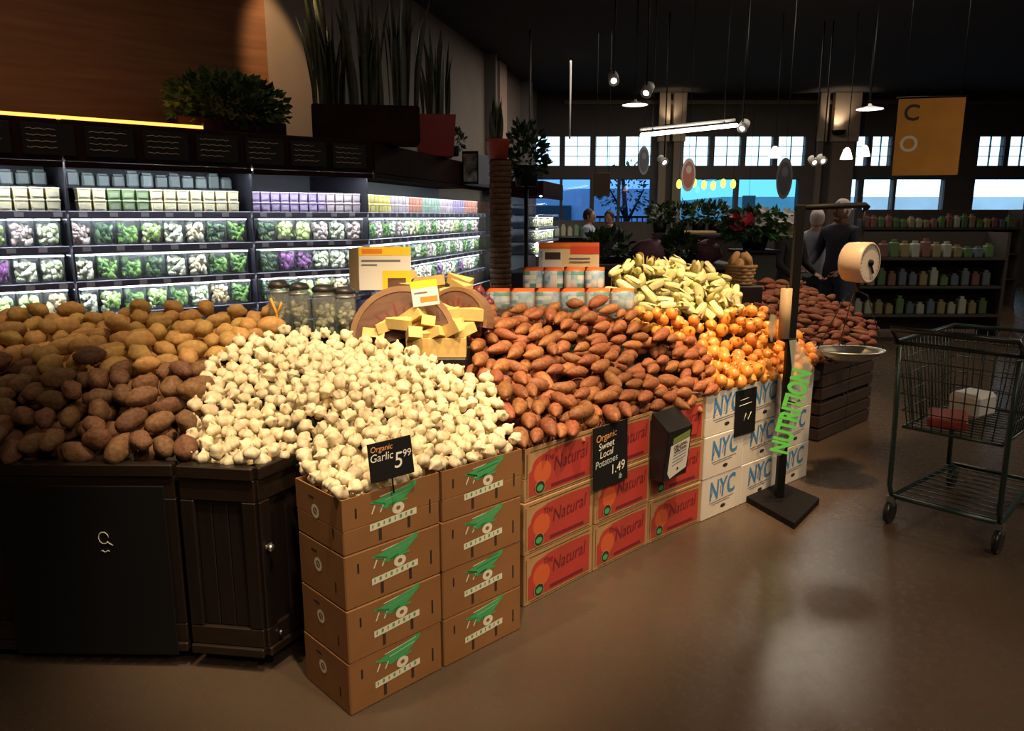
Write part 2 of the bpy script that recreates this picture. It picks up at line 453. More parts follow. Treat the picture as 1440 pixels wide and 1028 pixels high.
def head_mesh(seed, m, name='pale_leafy_head'):         # pointed head of wrapped leaves
    rs = random.Random(seed); b = MB()
    b.lathe([(.10,-1.0),(.30,-.9),(.46,-.45),(.50,0),(.42,.45),(.22,.85),(.02,1.1)], 12, 0, Matrix.Rotation(math.pi/2, 4, 'Y'), True)
    for i in range(7):
        a = i*2*math.pi/7 + rs.random(); vs = []; fs = []
        for j in range(6):
            t = j/5; r = .47*math.sin(math.pi*min(.92, .18+t*.74))**.7 + .035 + .40*t*t*t; x = -.85 + t*(1.75+rs.uniform(-.1,.15))
            for q in (-1, 0, 1):
                aa = a + q*.50*(1-t*.30); vs.append((x, r*math.cos(aa), r*math.sin(aa)))
        for j in range(5):
            for q in range(2): fs.append((j*3+q, j*3+q+1, j*3+q+4, j*3+q+3))
        b.add(vs, fs, 0, True)
    return b.mesh(name, m)

M_GARLIC = mat('garlic_skin', (.86, .77, .55), .55, col2=(.70, .56, .34), scale=2.2, rnd=.14, bump=.25)
M_RUSSET = mat('russet_skin', (.22, .105, .042), .75, col2=(.13, .055, .022), scale=5, rnd=.22, bump=.3)
M_YELPOT = mat('yellow_potato_skin', (.55, .33, .10), .7, col2=(.42, .22, .06), scale=4, rnd=.2, bump=.2)
M_SWEET = mat('sweet_potato_skin', (.37, .132, .046), .65, col2=(.21, .068, .024), scale=4, rnd=.25, bump=.3)
M_GARNET = mat('garnet_yam_skin', (.30, .100, .046), .65, col2=(.18, .052, .024), scale=4, rnd=.25, bump=.3)
M_ONION = mat('onion_skin', (.85, .38, .08), .35, col2=(.66, .24, .04), scale=3, rnd=.16, coat=.2, stretch=(6, 6, 1))
M_RONION = mat('red_onion_skin', (.26, .04, .07), .35, col2=(.16, .02, .04), scale=3, rnd=.2, stretch=(6, 6, 1))
M_HEAD = mat('pale_leaf', (.56, .62, .17), .55, col2=(.76, .60, .40), scale=2.2, rnd=.30)
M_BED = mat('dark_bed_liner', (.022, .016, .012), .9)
garlic = [garlic_mesh(i) for i in range(5)]
russet = [potato_mesh(i, M_RUSSET, 1.35+.1*i) for i in range(4)]
yelpot = [potato_mesh(i+9, M_YELPOT, 1.25+.15*i) for i in range(4)]
sweet = [yam_mesh(i, M_SWEET, 1.75+.17*i) for i in range(6)]
garnet = [yam_mesh(i+20, M_GARNET, 2.6+.3*i) for i in range(5)]
onion = [onion_mesh(i, M_ONION) for i in range(3)]
ronion = [onion_mesh(i+5, M_RONION) for i in range(2)]
heads = [head_mesh(i, M_HEAD) for i in range(4)]

def orient(nrm, mode, rs, lie=.8):
    """rotation of an item on the heap; mode: 'any' tumbled, or an angle (radians) for its long axis"""
    if mode == 'any':
        q = nrm.to_track_quat('Z', 'Y') if rs.random() < .45 else Vector((rs.uniform(-1,1), rs.uniform(-1.2,.6), rs.uniform(-.3,1))).to_track_quat('Z', 'Y')
        return (q.to_matrix() @ Matrix.Rotation(rs.random()*6.28, 3, 'Z')).to_euler()
    if isinstance(mode, tuple): mode, lie = mode
    d = Vector((math.cos(mode), math.sin(mode), 0)); d = (d - nrm*d.dot(nrm)*lie).normalized()
    y = nrm.cross(d).normalized(); z = d.cross(y)
    return (Matrix((d, y, z)).transposed() @ Matrix.Rotation(rs.random()*6.28, 3, 'X')).to_euler()
def relax(recs, steps=60):
    """let the pieces of a heap settle apart: each is up to three balls along its long axis"""
    n = len(recs); P = np.array([r[7][:] for r in recs]); P0 = P.copy(); O = []; RA = []; ID = []
    for i, r in enumerate(recs):
        co = np.array([v.co[:] for v in r[1].vertices]); lo, hi = co.min(0), co.max(0); L = hi-lo
        w = min(L[1], L[0], L[2]); k = 1 if L[0] < 1.3*L[1] else 3
        Mx = np.array(r[3].to_matrix())
        for q in range(k):
            t = 0 if k == 1 else (q/(k-1)-.5)*(L[0]-w*.9)
            rad = .51*w*r[2]*(1 if k == 1 else (.93, 1, .93)[q])
            O.append(Mx @ np.array((t, 0, 0))*r[2]); RA.append(rad); ID.append(i)
    O = np.array(O); RA = np.array(RA); ID = np.array(ID); RS = RA[:, None]+RA[None]; same = ID[:, None] == ID[None]; SZ = np.array([r[2] for r in recs])
    for s_ in range(steps):
        C = P[ID]+O; D = C[:, None]-C[None]; dist = np.sqrt((D**2).sum(-1))+1e-9
        ov = np.where(same, 0, np.maximum(0, RS-dist)); mv = np.zeros_like(P); F = (D/dist[..., None]*ov[..., None])
        ct_ = np.zeros(n); np.add.at(mv, ID, F.sum(1)); np.add.at(ct_, ID, (ov > 0).sum(1))
        mv *= .55/np.maximum(1, ct_)[:, None]*1.6; mv[:, 2] = np.where(mv[:, 2] > 0, mv[:, 2]*1.25, mv[:, 2]*.5)
        mv[:, :2] *= .7; P += mv; P[:, 2] = np.clip(P[:, 2], P0[:, 2]-.010, P0[:, 2]+.5*SZ); P[:, :2] += (P0-P)[:, :2]*.08
        if s_ < steps-10: P[:, 2] += (P0-P)[:, 2]*.04
    for i, r in enumerate(recs): r[7] = Vector(P[i])
def heap_items(hp, sites, pick, sink, seed, most, filler_name, label, fl_drop=.6, fl_d=None):
    """pick(x, y, rs) -> name, meshes, size, mode, label, cat, group, material"""
    rs = random.Random(seed); mb = MB(); fm = []
    sites = sorted(sites, key=lambda p: Vector((p[0], p[1], hp.h(*p)-CAM_H)).length)
    def joined(me, M, mt):
        if mt not in fm: fm.append(mt)
        mb.add([M @ v.co for v in me.vertices], [tuple(f.vertices) for f in me.polygons], fm.index(mt), True)
    recs = []
    for i, (x, y) in enumerate(sites):
        nm, ms, sz, mode, lab, cat, grp = pick(x, y, rs)
        me = rs.choice(ms); nrm = hp.normal(x, y); e = orient(nrm, mode, rs)
        recs.append([nm, me, sz, e, lab, cat, grp, Vector((x, y, hp.h(x, y))) + nrm*(rs.uniform(-.10, .14)*sz - sink*sz)])
    relax(recs)
    for i, (nm, me, sz, e, lab, cat, grp, loc) in enumerate(recs):
        if i < most: tag(place(nm, me, None, loc, e, (sz,)*3), lab, cat, grp)
        else: joined(me, Matrix.LocRotScale(loc, e, Vector((sz,)*3)), me.materials[0])
    d = fl_d
    for (x, y) in hp.darts(d, seed+50, .045, 5000):
        nm, ms, sz, mode, lab, cat, grp = pick(x, y, rs); me = rs.choice(ms); nrm = hp.normal(x, y)
        joined(me, Matrix.LocRotScale(Vector((x, y, hp.h(x, y))) - nrm*(sz*(sink+fl_drop)), orient(nrm, mode, rs), Vector((sz,)*3)), me.materials[0])
    if mb.v:
        o = stuff(mb.build(filler_name, fm)); o['label'] = label; o['category'] = 'produce'
    return len(sites)

TABLE = thing('display_plinth', 'dark plinth hidden under the heaps of produce', 'display stand', (0, 0, 0))
def plinth(pts, z1, name='plinth_body'):
    n = len(pts); v = [(p[0], p[1], 0) for p in pts] + [(p[0], p[1], z1) for p in pts]
    return MB().add(v, [tuple(range(n))[::-1], tuple(range(n, 2*n))] + [(i, (i+1) % n, (i+1) % n + n, i+n) for i in range(n)]).build(name, M_BED, TABLE)

G_EDGE = [(264,645,.775),(350,651,.775),(424,630,.775),(427,664,.750),(481,699,.747),(615,660,.747),(729,628,.747),
          (708,580,.83),(690,543,.89),(650,530,.93),(600,507,.98),(560,489,1.02),(500,477,1.05),(400,470,1.07),(345,485,1.05),(300,510,1.0),(276,560,.92),(265,605,.85)]
G_IN = [(540,600,.85),(450,560,.93),(560,540,.95),(450,632,.80),(640,600,.82),(360,570,.88),(480,505,1.01)]
HG = Heap(G_EDGE, G_IN, .022)
P_EDGE = [(-120,646,.775),(100,646,.775),(262,645,.775),(264,605,.85),(275,560,.92),(299,510,1.0),(344,477,1.06),(388,464,1.08),(386,449,1.11),(174,448,1.11),(-120,450,1.11)]
HP = Heap(P_EDGE, [(200,560,.93),(60,560,.93),(200,490,1.05)], .03)
S_EDGE = [(734,627,.705),(832,597,.705),(910,576,.705),(1002,551,.705),(1003,522,.77),(985,492,.85),(906,484,.92),(893,447,1.05),(690,447,1.05),(672,470,1.01),(660,505,.94),(691,545,.87),(709,582,.81)]
HS = Heap(S_EDGE, [(800,540,.82),(800,490,.95),(930,525,.78),(740,560,.81)], .028)
O_EDGE = [(1004,549,.712),(1075,532,.712),(1146,513,.712),(1142,492,.77),(1112,465,.88),(1075,442,.98),(1030,440,1.015),(899,443,1.055),(908,476,.93),(986,490,.85),(1004,522,.77)]
HO = Heap(O_EDGE, [(1020,480,.86),(1070,495,.79)], .025)
E_EDGE = [(895,440,1.04),(1036,438,1.02),(1037,408,1.12),(1000,384,1.22),(940,369,1.30),(882,374,1.30),(862,382,1.27),(860,410,1.16)]
HE = Heap(E_EDGE, [(950,405,1.16)])
Y_EDGE = [(1147,508,.62),(1190,497,.63),(1233,482,.64),(1230,452,.73),(1180,425,.86),(1130,400,1.0),(1045,398,1.05),(1044,428,.95),(1100,462,.80)]
HY = Heap(Y_EDGE, [(1150,455,.80)])
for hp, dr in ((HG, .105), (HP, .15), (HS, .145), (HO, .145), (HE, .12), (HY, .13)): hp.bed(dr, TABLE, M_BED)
o0 = PZ(737, 855, 0)
def AP(s, t, z=0): return o0 + U*s + NN*t + Vector((0, 0, z))
plinth([AP(-.55, .45)[:2], AP(1.6, .42)[:2], AP(1.7, 1.35)[:2], AP(-.4, 1.15)[:2]], .62)
plinth([(-2.3, 2.62), (-1.0, 2.62), (-.62, 2.95), (-.75, 3.6), (-1.25, 3.85), (-2.6, 3.85)], .62)

def pick_g(x, y, rs): return ('garlic_bulb', garlic, rs.uniform(.047, .060), 'any', 'loose white garlic bulb heaped over the brown cartons and the bin', 'garlic', 'garlic bulbs in the big heap')
n = heap_items(HG, HG.darts(.0415, 3, .012, 16000), pick_g, .25, 11, 300, 'garlic_heap', 'lower layer of white garlic bulbs in the heap', 1.0, .041)
print('garlic', n)
def pick_p(x, y, rs):
    z = HP.h(x, y) + rs.uniform(-.02, .02)
    if z < 1.015: return ('russet_potato', russet, rs.uniform(.066, .085), rs.uniform(-.9, .9)+math.pi/2*(rs.random() < .5), 'brown russet potato heaped at the front of the dark bin', 'potato', 'russet potatoes in the dark bin')
    return ('yellow_potato', yelpot, rs.uniform(.066, .088), rs.uniform(0, 3.1), 'yellow potato heaped at the back of the bin below the cooler', 'potato', 'yellow potatoes behind the russets')
print('potato', heap_items(HP, HP.darts(.074, 5, .02, 9000), pick_p, .25, 12, 300, 'potato_heap', 'lower layer of potatoes in the dark bin', 1.0, .075))
def pick_s(x, y, rs):
    q = (Vector((x, y, 0)) - o0).dot(U)
    f = max(0, min(1, (q-.15)/.6))
    if rs.random() < .12: mode = rs.uniform(0, 3.1)
    elif rs.random() > f: mode = (R(98) + rs.uniform(-.35, .35), .25)
    else: mode = rs.uniform(-.30, .40) + RZ
    return ('sweet_potato', sweet, rs.uniform(.058, .080)*(1-.12*f), mode, 'loose copper-skinned sweet potato in the heap above the red cartons', 'sweet potato', 'sweet potatoes above the red cartons')
print('sweet', heap_items(HS, HS.darts(.064, 8, .022, 12000), pick_s, .25, 13, 300, 'sweet_potato_heap', 'lower layer of sweet potatoes in the heap', 1.0, .066))
def pick_o(x, y, rs): return ('yellow_onion', onion, rs.uniform(.062, .084), 'any', 'round golden onion in the heap above the white cartons', 'onion', 'yellow onions above the white cartons')
print('onion', heap_items(HO, HO.darts(.056, 9, .012, 9000), pick_o, .25, 14, 300, 'onion_heap', 'lower layer of golden onions in the heap', 1.05, .056))
def pick_e(x, y, rs): return ('pale_leafy_head', heads, rs.uniform(.046, .066), 'any', 'pale yellow-green pointed leafy head heaped behind the onions', 'vegetable', 'pale leafy heads behind the onions')
print('heads', heap_items(HE, HE.darts(.060, 10, .008, 9000), pick_e, .2, 15, 300, 'leafy_head_heap', 'lower layer of pale leafy heads in the heap', 1.0, .06))
def pick_y(x, y, rs): return ('garnet_yam', garnet, rs.uniform(.044, .060), rs.uniform(-.5, .5)+RZ*.6, 'long slender red-brown yam on the far crates behind the scale', 'yam', 'long yams on the far crates')
print('yams', heap_items(HY, HY.darts(.074, 12, .03, 8000), pick_y, .2, 16, 300, 'yam_heap', 'lower layer of long red-brown yams in the heap', 1.0, .085))

# ------------------------------------------------------------------ cartons
M_CARD = mat('brown_cardboard', (.26, .115, .036), .8, col2=(.225, .098, .030), scale=7)
M_CARDR = mat('kraft_cardboard', (.40, .235, .10), .8, col2=(.34, .19, .078), scale=7)
M_CARDW = mat('white_cardboard', (.66, .62, .57), .7, col2=(.60, .55, .50), scale=6)
M_GREENINK = mat('green_ink', (.05, .36, .12), .7)
M_CREAMINK = mat('cream_ink', (.72, .67, .54), .7)
M_DARKINK = mat('dark_ink', (.035, .018, .012), .7)
M_REDINK = mat('red_ink', (.44, .038, .030), .6, col2=(.34, .045, .028), scale=6)
M_MAROON = mat('maroon_ink', (.16, .012, .02), .6)
M_ORANGEINK = mat('orange_red_ink', (.55, .10, .03), .6)
M_BLUEINK = mat('blue_ink', (.05, .22, .50), .6)
M_GREYINK = mat('grey_ink', (.14, .14, .17), .6)
M_HOLE = mat('cut_hole_dark', (.012, .008, .006), .9)
def carton_mesh(w, d, h, m, open_top, name='carton_body', th=.005):
    b = MB(); c = .004
    b.cbox(0, w, 0, d, 0, h if not open_top else h*.45, c)
    if open_top:
        for a in ((0, w, 0, th), (0, w, d-th, d), (0, th, th, d-th), (w-th, w, th, d-th)): b.box(a[0], a[1], a[2], a[3], h*.45, h)
    else: b.box(0, w, d*.495, d*.505, h, h+.0008)
    return b.mesh(name, m)
GW, GD, GH = .380, .29, .185
gm = [carton_mesh(GW, GD, GH, M_CARD, t) for t in (False, True)]
def flat(mb_pts, name, m):                 # flat print: polygons in x, z on the front face
    b = MB()
    for pl in mb_pts: b.poly([(x, -.0008, z) for x, z in pl])
    me = bpy.data.meshes.new(name); me.from_pydata(b.v, [], b.f); me.materials.append(m); return me
def ring(cx, cz, r0, r1, n=16):
    return [[(cx+r0*math.cos(a), cz+r0*math.sin(a)), (cx+r1*math.cos(a), cz+r1*math.sin(a)), (cx+r1*math.cos(a2), cz+r1*math.sin(a2)), (cx+r0*math.cos(a2), cz+r0*math.sin(a2))]
            for a, a2 in ((2*math.pi*i/n, 2*math.pi*(i+1)/n) for i in range(n))]
def disc(cx, cz, r, n=14, sx=1): return [(cx+sx*r*math.cos(2*math.pi*i/n), cz+r*math.sin(2*math.pi*i/n)) for i in range(n)]
def stroke(x0, z0, x1, z1, w):
    d = Vector((x1-x0, z1-z0)).normalized(); n = Vector((-d.y, d.x))*w/2
    return [(x0-n.x, z0-n.y), (x1-n.x, z1-n.y), (x1+n.x, z1+n.y), (x0+n.x, z0+n.y)]
barrow = flat([[(.125,.148),(.265,.183),(.262,.166),(.222,.132),(.168,.128)], stroke(.122,.150,.165,.132,.007), stroke(.15,.124,.235,.128,.007), stroke(.165,.118,.20,.130,.006)], 'barrow_print', M_GREENINK)
barrow_l = flat(ring(.205,.106,.007,.019) + [stroke(.135,.137,.125,.112,.004), stroke(.16,.132,.15,.110,.004), stroke(.15,.160,.25,.172,.003), stroke(.165,.145,.245,.158,.003)], 'barrow_wheel_print', M_CREAMINK)
signbar = flat([[(.118,.058),(.118,.080),(.262,.090),(.262,.068)]], 'sign_board_print', M_CREAMINK)
ticks = flat([stroke(.126+.017*i, .066+.0011*i, .127+.017*i, .077+.0011*i, .004+.003*(i % 2)) for i in range(8)] , 'sign_mark_print', M_GREENINK)
for v in ticks.vertices: v.co.y -= .0006
def grow(me, c=(.19, .11), k=1.28):
    for v in me.vertices: v.co.x = c[0]+(v.co.x-c[0])*k; v.co.z = c[1]+(v.co.z-c[1])*(k if k < 1.2 else 1.05)
for me_ in (barrow, barrow_l, signbar, ticks): grow(me_)
post_l = flat([[(.130,.016),(.130,.056),(.142,.056),(.142,.016)]], 'post_print', M_DARKINK)
post_r = flat([[(.244,.026),(.244,.066),(.256,.066),(.256,.026)]], 'post_print', M_DARKINK)
slot_l = flat([[(.045,.115),(.045,.148),(.052,.148),(.052,.115)]], 'slot', M_HOLE)
slot_r = flat([[(.335,.05),(.335,.10),(.342,.10),(.342,.05)]], 'slot', M_HOLE)
def side_print(name, polys, m):            # on the left end face (x = 0), outline in y, z
    b = MB()
    for pl in polys: b.poly([(-.0008, y, z) for y, z in pl])
    me = bpy.data.meshes.new(name); me.from_pydata(b.v, [], b.f); me.materials.append(m); return me
seal = side_print('seal_print', ring(.165,.105,.013,.024) + [stroke(.158,.098,.170,.112,.004)], M_CREAMINK)
slot_s = side_print('slot', [[(.055,.045),(.055,.08),(.062,.08),(.062,.045)]], M_HOLE)
slot_t = side_print('slot', [[(.17,.145),(.17,.152),(.205,.152),(.205,.145)]], M_HOLE)
RN = ['floor carton', 'second carton up', 'third carton up', 'open top carton']
def garlic_stack(corner, ang, which, k0):
    rz = math.pi/2 - ang
    for k in range(4):
        off = Vector((random.uniform(-.004, .004), random.uniform(-.004, .004), 0)) if k < 3 else Vector((0, 0, 0))
        t = thing('garlic_carton', '%s in the brown wheelbarrow stack %s' % (RN[k], which), 'carton', corner + off + Vector((0, 0, k*(GH+.0006))), rz, 'brown garlic cartons')
        place('carton_body', gm[k == 3], t)
        for me in (barrow, barrow_l, signbar, ticks, post_l, post_r, slot_l, slot_r, seal, slot_s, slot_t): place(me.name.split('.')[0], me, t)
ca = PZ(480, 705, .742); ca.z = 0
garlic_stack(ca, R(46), 'at the dark wooden bin', 0)
cb = PZ(621, 664, .742); cb.z = 0
garlic_stack(cb, R(47), 'beside the red cartons', 1)

RW, RD, RH = .425, .40, .228
rm = [carton_mesh(RW, RD, RH, M_CARDR, t) for t in (False, True)]
def curve_panel():
    pts = [(.022,.022),(.40,.022),(.40,.196)]
    for i in range(9):                       # raised band on the right, rounded shoulder on the left
        t = i/8; pts.append((.40-.26*t, .196+.006*math.sin(t*math.pi)))
    for i in range(7):
        a = math.pi/2 + i/6*math.pi/2; pts.append((.10+.06*math.cos(a), .135+.05*math.sin(a)))
    pts.append((.022,.120)); return pts
rpanel = flat([curve_panel()], 'red_label_print', M_REDINK)
rline = flat([stroke(.03,.210,.40,.213,.003), stroke(.012,.02,.012,.205,.003), stroke(.03,.012,.40,.012,.003)], 'label_line_print', M_DARKINK)
rshade = flat([disc(.10,.11,.05,16)], 'root_print', M_ORANGEINK)
remb = flat([disc(.085,.048,.026,14,1.3)], 'emblem_print', M_DARKINK); rem2 = flat([disc(.085,.046,.014,12,1.3)], 'emblem_core_print', M_GREENINK)
remr = flat(ring(.085,.048,.027,.031), 'emblem_ring_print', M_CARDR)
rstrip = flat([[(.15,.030),(.36,.030),(.36,.046),(.15,.046)]], 'grower_strip_print', M_MAROON)
for me, dy in ((rshade, .0004), (remb, .0008), (rem2, .0012), (remr, .0012), (rstrip, .0005)):
    for v in me.vertices: v.co.y -= dy
red_pts = [PZ(737,855,0), PZ(834,804,0), PZ(911,765,0), PZ(985,733,0)]
CN = ['next to the garlic stacks', 'behind the chalkboard price sign', 'next to the white cartons']
for c in range(3):
    p, q = red_pts[c], red_pts[c+1]; d = (q-p); ang = math.atan2(d.y, d.x); wdt = d.length-.006
    for k in range(3):
        hh = RH if k < 2 else RH+.004
        t = thing('sweet_potato_carton', '%s red label carton, column %s' % (['bottom', 'middle', 'top'][k], CN[c]), 'carton', p + Vector((random.uniform(-.003,.003), random.uniform(-.004,.004), k*(RH+.0006))), ang, 'red label cartons')
        place('carton_body', rm[k == 2], t, scale=(wdt/RW, 1, 1))
        for me in (rpanel, rline, rshade, remb, rem2, remr, rstrip): place(me.name.split('.')[0], me, t, scale=(wdt/RW, 1, 1))
        text('brand_lettering', 'Natural', .085, M_MAROON, t, (.265*wdt/RW, -.0022, .135), (math.pi/2, R(-4), 0), shear=.25, sx=.85)
        text('brand_small_lettering', 'The', .04, M_MAROON, t, (.135*wdt/RW, -.0022, .165), (math.pi/2, R(-4), 0), shear=.25)
WWD, WD, WH = .37, .34, .232
wmsh = [carton_mesh(WWD, WD, WH, M_CARDW, t) for t in (False, True)]
wlines = flat([stroke(.07,.082,.30,.090,.004), stroke(.09,.070,.26,.077,.004), stroke(.085,.118,.10,.165,.006), stroke(.17,.118,.172,.165,.006), stroke(.255,.118,.25,.165,.006)], 'address_print', M_GREYINK)
whole = flat([disc(.20,.045,.011,12,2.2)], 'hand_hole', M_HOLE)
w0, w1 = PZ(985,734,0), PZ(1134,669,0); d = w1-w0; wang = math.atan2(d.y, d.x); wu = d.normalized(); wwid = d.length/3
WN = ['next to the red cartons', 'in the middle column', 'at the far aisle end']
for c in range(3):
    for k in range(3):
        t = thing('onion_carton', '%s white onion carton with blue print, %s' % (['bottom', 'middle', 'top'][k], WN[c]), 'carton', w0 + wu*(wwid*c) + Vector((random.uniform(-.003,.003), random.uniform(-.006,.006), k*(WH+.0006))), wang, 'white onion cartons')
        sx = (wwid-.005)/WWD
        place('carton_body', wmsh[k == 2], t, scale=(sx, 1, 1))
        for me in (wlines, whole): place(me.name.split('.')[0], me, t, scale=(sx, 1, 1))
        text('brand_lettering', 'NYC', .150, M_BLUEINK, t, (.180, -.0016, .150), (math.pi/2, R(-3), 0), sx=.78, shear=.15, bold=.002)

# ------------------------------------------------------------------ dark wooden bins
M_DWOOD = mat('dark_stained_wood', (.014, .0075, .0055), .45, col2=(.009, .005, .004), scale=3, stretch=(14, 14, 1.2))
M_DWOOD2 = mat('dark_stained_rail', (.022, .012, .008), .42, col2=(.014, .008, .005), scale=3, stretch=(1.2, 14, 14))
M_BOARD = mat('chalkboard_black', (.006, .006, .007), .6, spec=.25)
M_CHALK = mat('chalk', (.75, .73, .66), .9)
M_STEEL = mat('brushed_steel', (.70, .68, .62), .36, metal=1.0)
BZ = .765
def panel_face(t, length, nplank, ang, org, corner=False):
    """one face of a bin: top rail, bottom rail, stiles, planks, toe board; children of t in world axes"""
    Rz = Matrix.Rotation(ang, 4, 'Z'); M = Matrix.Translation(org) @ Rz
    def part(nm, mb, m): return mb.build(nm, m, t)
    part('top_rail', MB().cbox(0, length, -.022, .03, BZ-.045, BZ, .004, 0, M), M_DWOOD2)
    part('top_rail', MB().cbox(0, length, -.012, .03, BZ-.125, BZ-.046, .003, 0, M), M_DWOOD2)
    part('bottom_rail', MB().cbox(0, length, -.014, .03, .095, .165, .003, 0, M), M_DWOOD2)
    part('plinth_moulding', MB().cbox(0, length, -.024, .03, .06, .094, .004, 0, M), M_DWOOD2)
    part('toe_board', MB().box(.01, length-.01, .045, .06, 0, .06, 0, M), M_BLACK)
    part('stile', MB().cbox(0, .05, -.014, .03, .166, BZ-.126, .003, 0, M), M_DWOOD)
    part('stile', MB().cbox(length-.05, length, -.014, .03, .166, BZ-.126, .003, 0, M), M_DWOOD)
    w = (length-.1)/nplank
    for i in range(nplank):
        part('plank', MB().cbox(.05+i*w+.001, .05+(i+1)*w-.001, 0, .02, .166, BZ-.126, .003, 0, M), M_DWOOD)
    return M
b0 = PZ(-150, 649, BZ); b1 = PZ(246, 651, BZ); b2 = PZ(251, 652, BZ); b3 = PZ(357, 657, BZ); b4 = PZ(432, 627, BZ)
for q in (b0, b1, b2, b3, b4): q.z = 0
t1 = thing('produce_bin', 'dark wooden potato bin with a chalkboard covering its front', 'bin', (0, 0, 0))
a = math.atan2(b1.y-b0.y, b1.x-b0.x); M1 = panel_face(t1, (b1-b0).length-.004, 9, a, b0)
L1 = (b1-b0).length
MB().box(L1-.006, L1-.004, .03, 1.3, .0, BZ-.05, 0, M1).build('side_board', M_DWOOD, t1)
cbd = MB().cbox(L1-.62, L1-.035, -.030, -.0242, .05, .69, .002, 0, M1).build('chalkboard_front', M_BOARD, t1)
cbd['label'] = 'black chalkboard panel with chalk marks'
t2 = thing('produce_bin', 'dark wooden garlic bin with a canted corner beside the cartons', 'bin', (0, 0, 0))
a = math.atan2(b3.y-b2.y, b3.x-b2.x); M2 = panel_face(t2, (b3-b2).length, 3, a, b2)
a2_ = math.atan2(b4.y-b3.y, b4.x-b3.x); M3 = panel_face(t2, (b4-b3).length, 2, a2_, b3)
L3 = (b4-b3).length
MB().lathe([(.004,0),(.004,.012),(.013,.016),(.013,.024),(.004,.028)], 12, 0, M3 @ Matrix.Translation((.02, -.014, .47)) @ Matrix.Rotation(math.pi/2, 4, 'X')).build('latch_knob', M_STEEL, t2)
MB().cbox(.012, .045, -.018, -.0142, .462, .478, .002, 0, M3).build('latch_plate', M_STEEL, t2)
MB().lathe([(.004,0),(.004,.006),(.010,.010),(.004,.014)], 10, 0, M3 @ Matrix.Translation((.05, -.014, .13)) @ Matrix.Rotation(math.pi/2, 4, 'X')).build('bolt', M_STEEL, t2)
# chalk marks on the bin front
def chalk(t, M, pts, r=.0018, nm='chalk_mark', m=None):
    MB().tube([M @ Vector(p) for p in pts], r, 4).build(nm, m or M_CHALK, t)
xc = L1-.26
chalk(t1, M1, [(xc+.018*math.cos(i*.63), -.031, .50+.022*math.sin(i*.63)) for i in range(10)])
chalk(t1, M1, [(xc+.012, -.031, .485), (xc+.03, -.031, .472)])
chalk(t1, M1, [(xc-.014+.006*i, -.031, .45+.004*math.sin(i*1.9)) for i in range(6)])

# ------------------------------------------------------------------ price signs and the leaflet box
M_ORCHALK = mat('orange_chalk', (.70, .32, .10), .9)
M_GREYCH = mat('blue_grey_chalk', (.45, .52, .52), .9)
def chalk_sign(label, p, rz, w, h, tilt):
    t = thing('chalkboard_sign', label, 'sign', p, rz)
    t.rotation_euler = (tilt, 0, rz)
    MB().cbox(-w/2, w/2, -.003, .003, 0, h, .0015).build('sign_panel', M_BOARD, t)
    return t
p = PZ(553, 672, .775)
s1 = chalk_sign('small black chalkboard sign reading 5.99 stuck in the garlic', p, RZ, .165, .125, R(-8))
text('name_lettering', 'Organic', .026, M_ORCHALK, s1, (-.035, -.0042, .104), shear=.2)
text('name_lettering', 'Garlic', .036, M_CHALK, s1, (-.038, -.0042, .076), shear=.2)
text('price_lettering', '5', .072, M_CHALK, s1, (.022, -.0042, .052), shear=.15)
text('price_lettering', '99', .034, M_CHALK, s1, (.058, -.0042, .070), shear=.15)
MB().tube([(0, .006, -.05), (0, .006, .06)], .003, 5).build('stake', M_BLACK, s1)
p = PZ(855, 683, .475); d = (red_pts[2]-red_pts[1]); ra = math.atan2(d.y, d.x)
p = red_pts[1].lerp(red_pts[2], .20) - NN*.022 + Vector((0, 0, .405))
s2 = chalk_sign('tall chalkboard price sign hung on the red cartons', p, ra, .245, .285, R(-2))
for i, (tx, m, z) in enumerate([('Organic', M_ORCHALK, .235), ('Sweet', M_CHALK, .195), ('Local', M_CHALK, .157), ('Potatoes', M_GREYCH, .118)]):
    text('name_lettering', tx, .045, m, s2, (-.035, -.0042, z), (math.pi/2, R(-5), 0), shear=.2)
text('price_lettering', '1.49', .062, M_CHALK, s2, (.045, -.0042, .072), (math.pi/2, R(-5), 0), shear=.15)
text('price_lettering', 'lb', .036, M_GREYCH, s2, (.065, -.0042, .028), shear=.15)
MB().tube([(-.05, .004, .285), (-.05, .016, .30), (-.05, .03, .27)], .003, 5).tube([(.05, .004, .285), (.05, .016, .30), (.05, .03, .27)], .003, 5).build('hook', M_BLACK, s2)
# hanging leaflet box (open wedge) with a card
M_BPLAST = mat('black_plastic', (.014, .014, .015), .3, spec=.5)
M_PAPER = mat('white_paper', (.74, .71, .66), .7)
M_OLIVE = mat('olive_paper', (.20, .28, .06), .7)
p = red_pts[2] + (red_pts[3]-red_pts[2])*.16 - NN*.012 + Vector((0, 0, .355))
t = thing('leaflet_box', 'black hanging leaflet box holding a white tag, on the red cartons', 'leaflet holder', p, ra)
bx_w, bx_h, bx_d = .20, .325, .10
MB().box(-bx_w/2, bx_w/2, -.004, 0, 0, bx_h).build('back_plate', M_BPLAST, t)
for sx in (-1, 1): MB().prism([(0, 0), (0, bx_h), (-bx_d, bx_h-.075), (-bx_d*.75, 0)], 0, .004, 0, Matrix(((0,1,0,sx*bx_w/2-(.004 if sx > 0 else 0)), (1,0,0,0), (0,0,1,0), (0,0,0,1)))).build('side_plate', M_BPLAST, t)
fy0, fy1 = -bx_d*.75, -bx_d
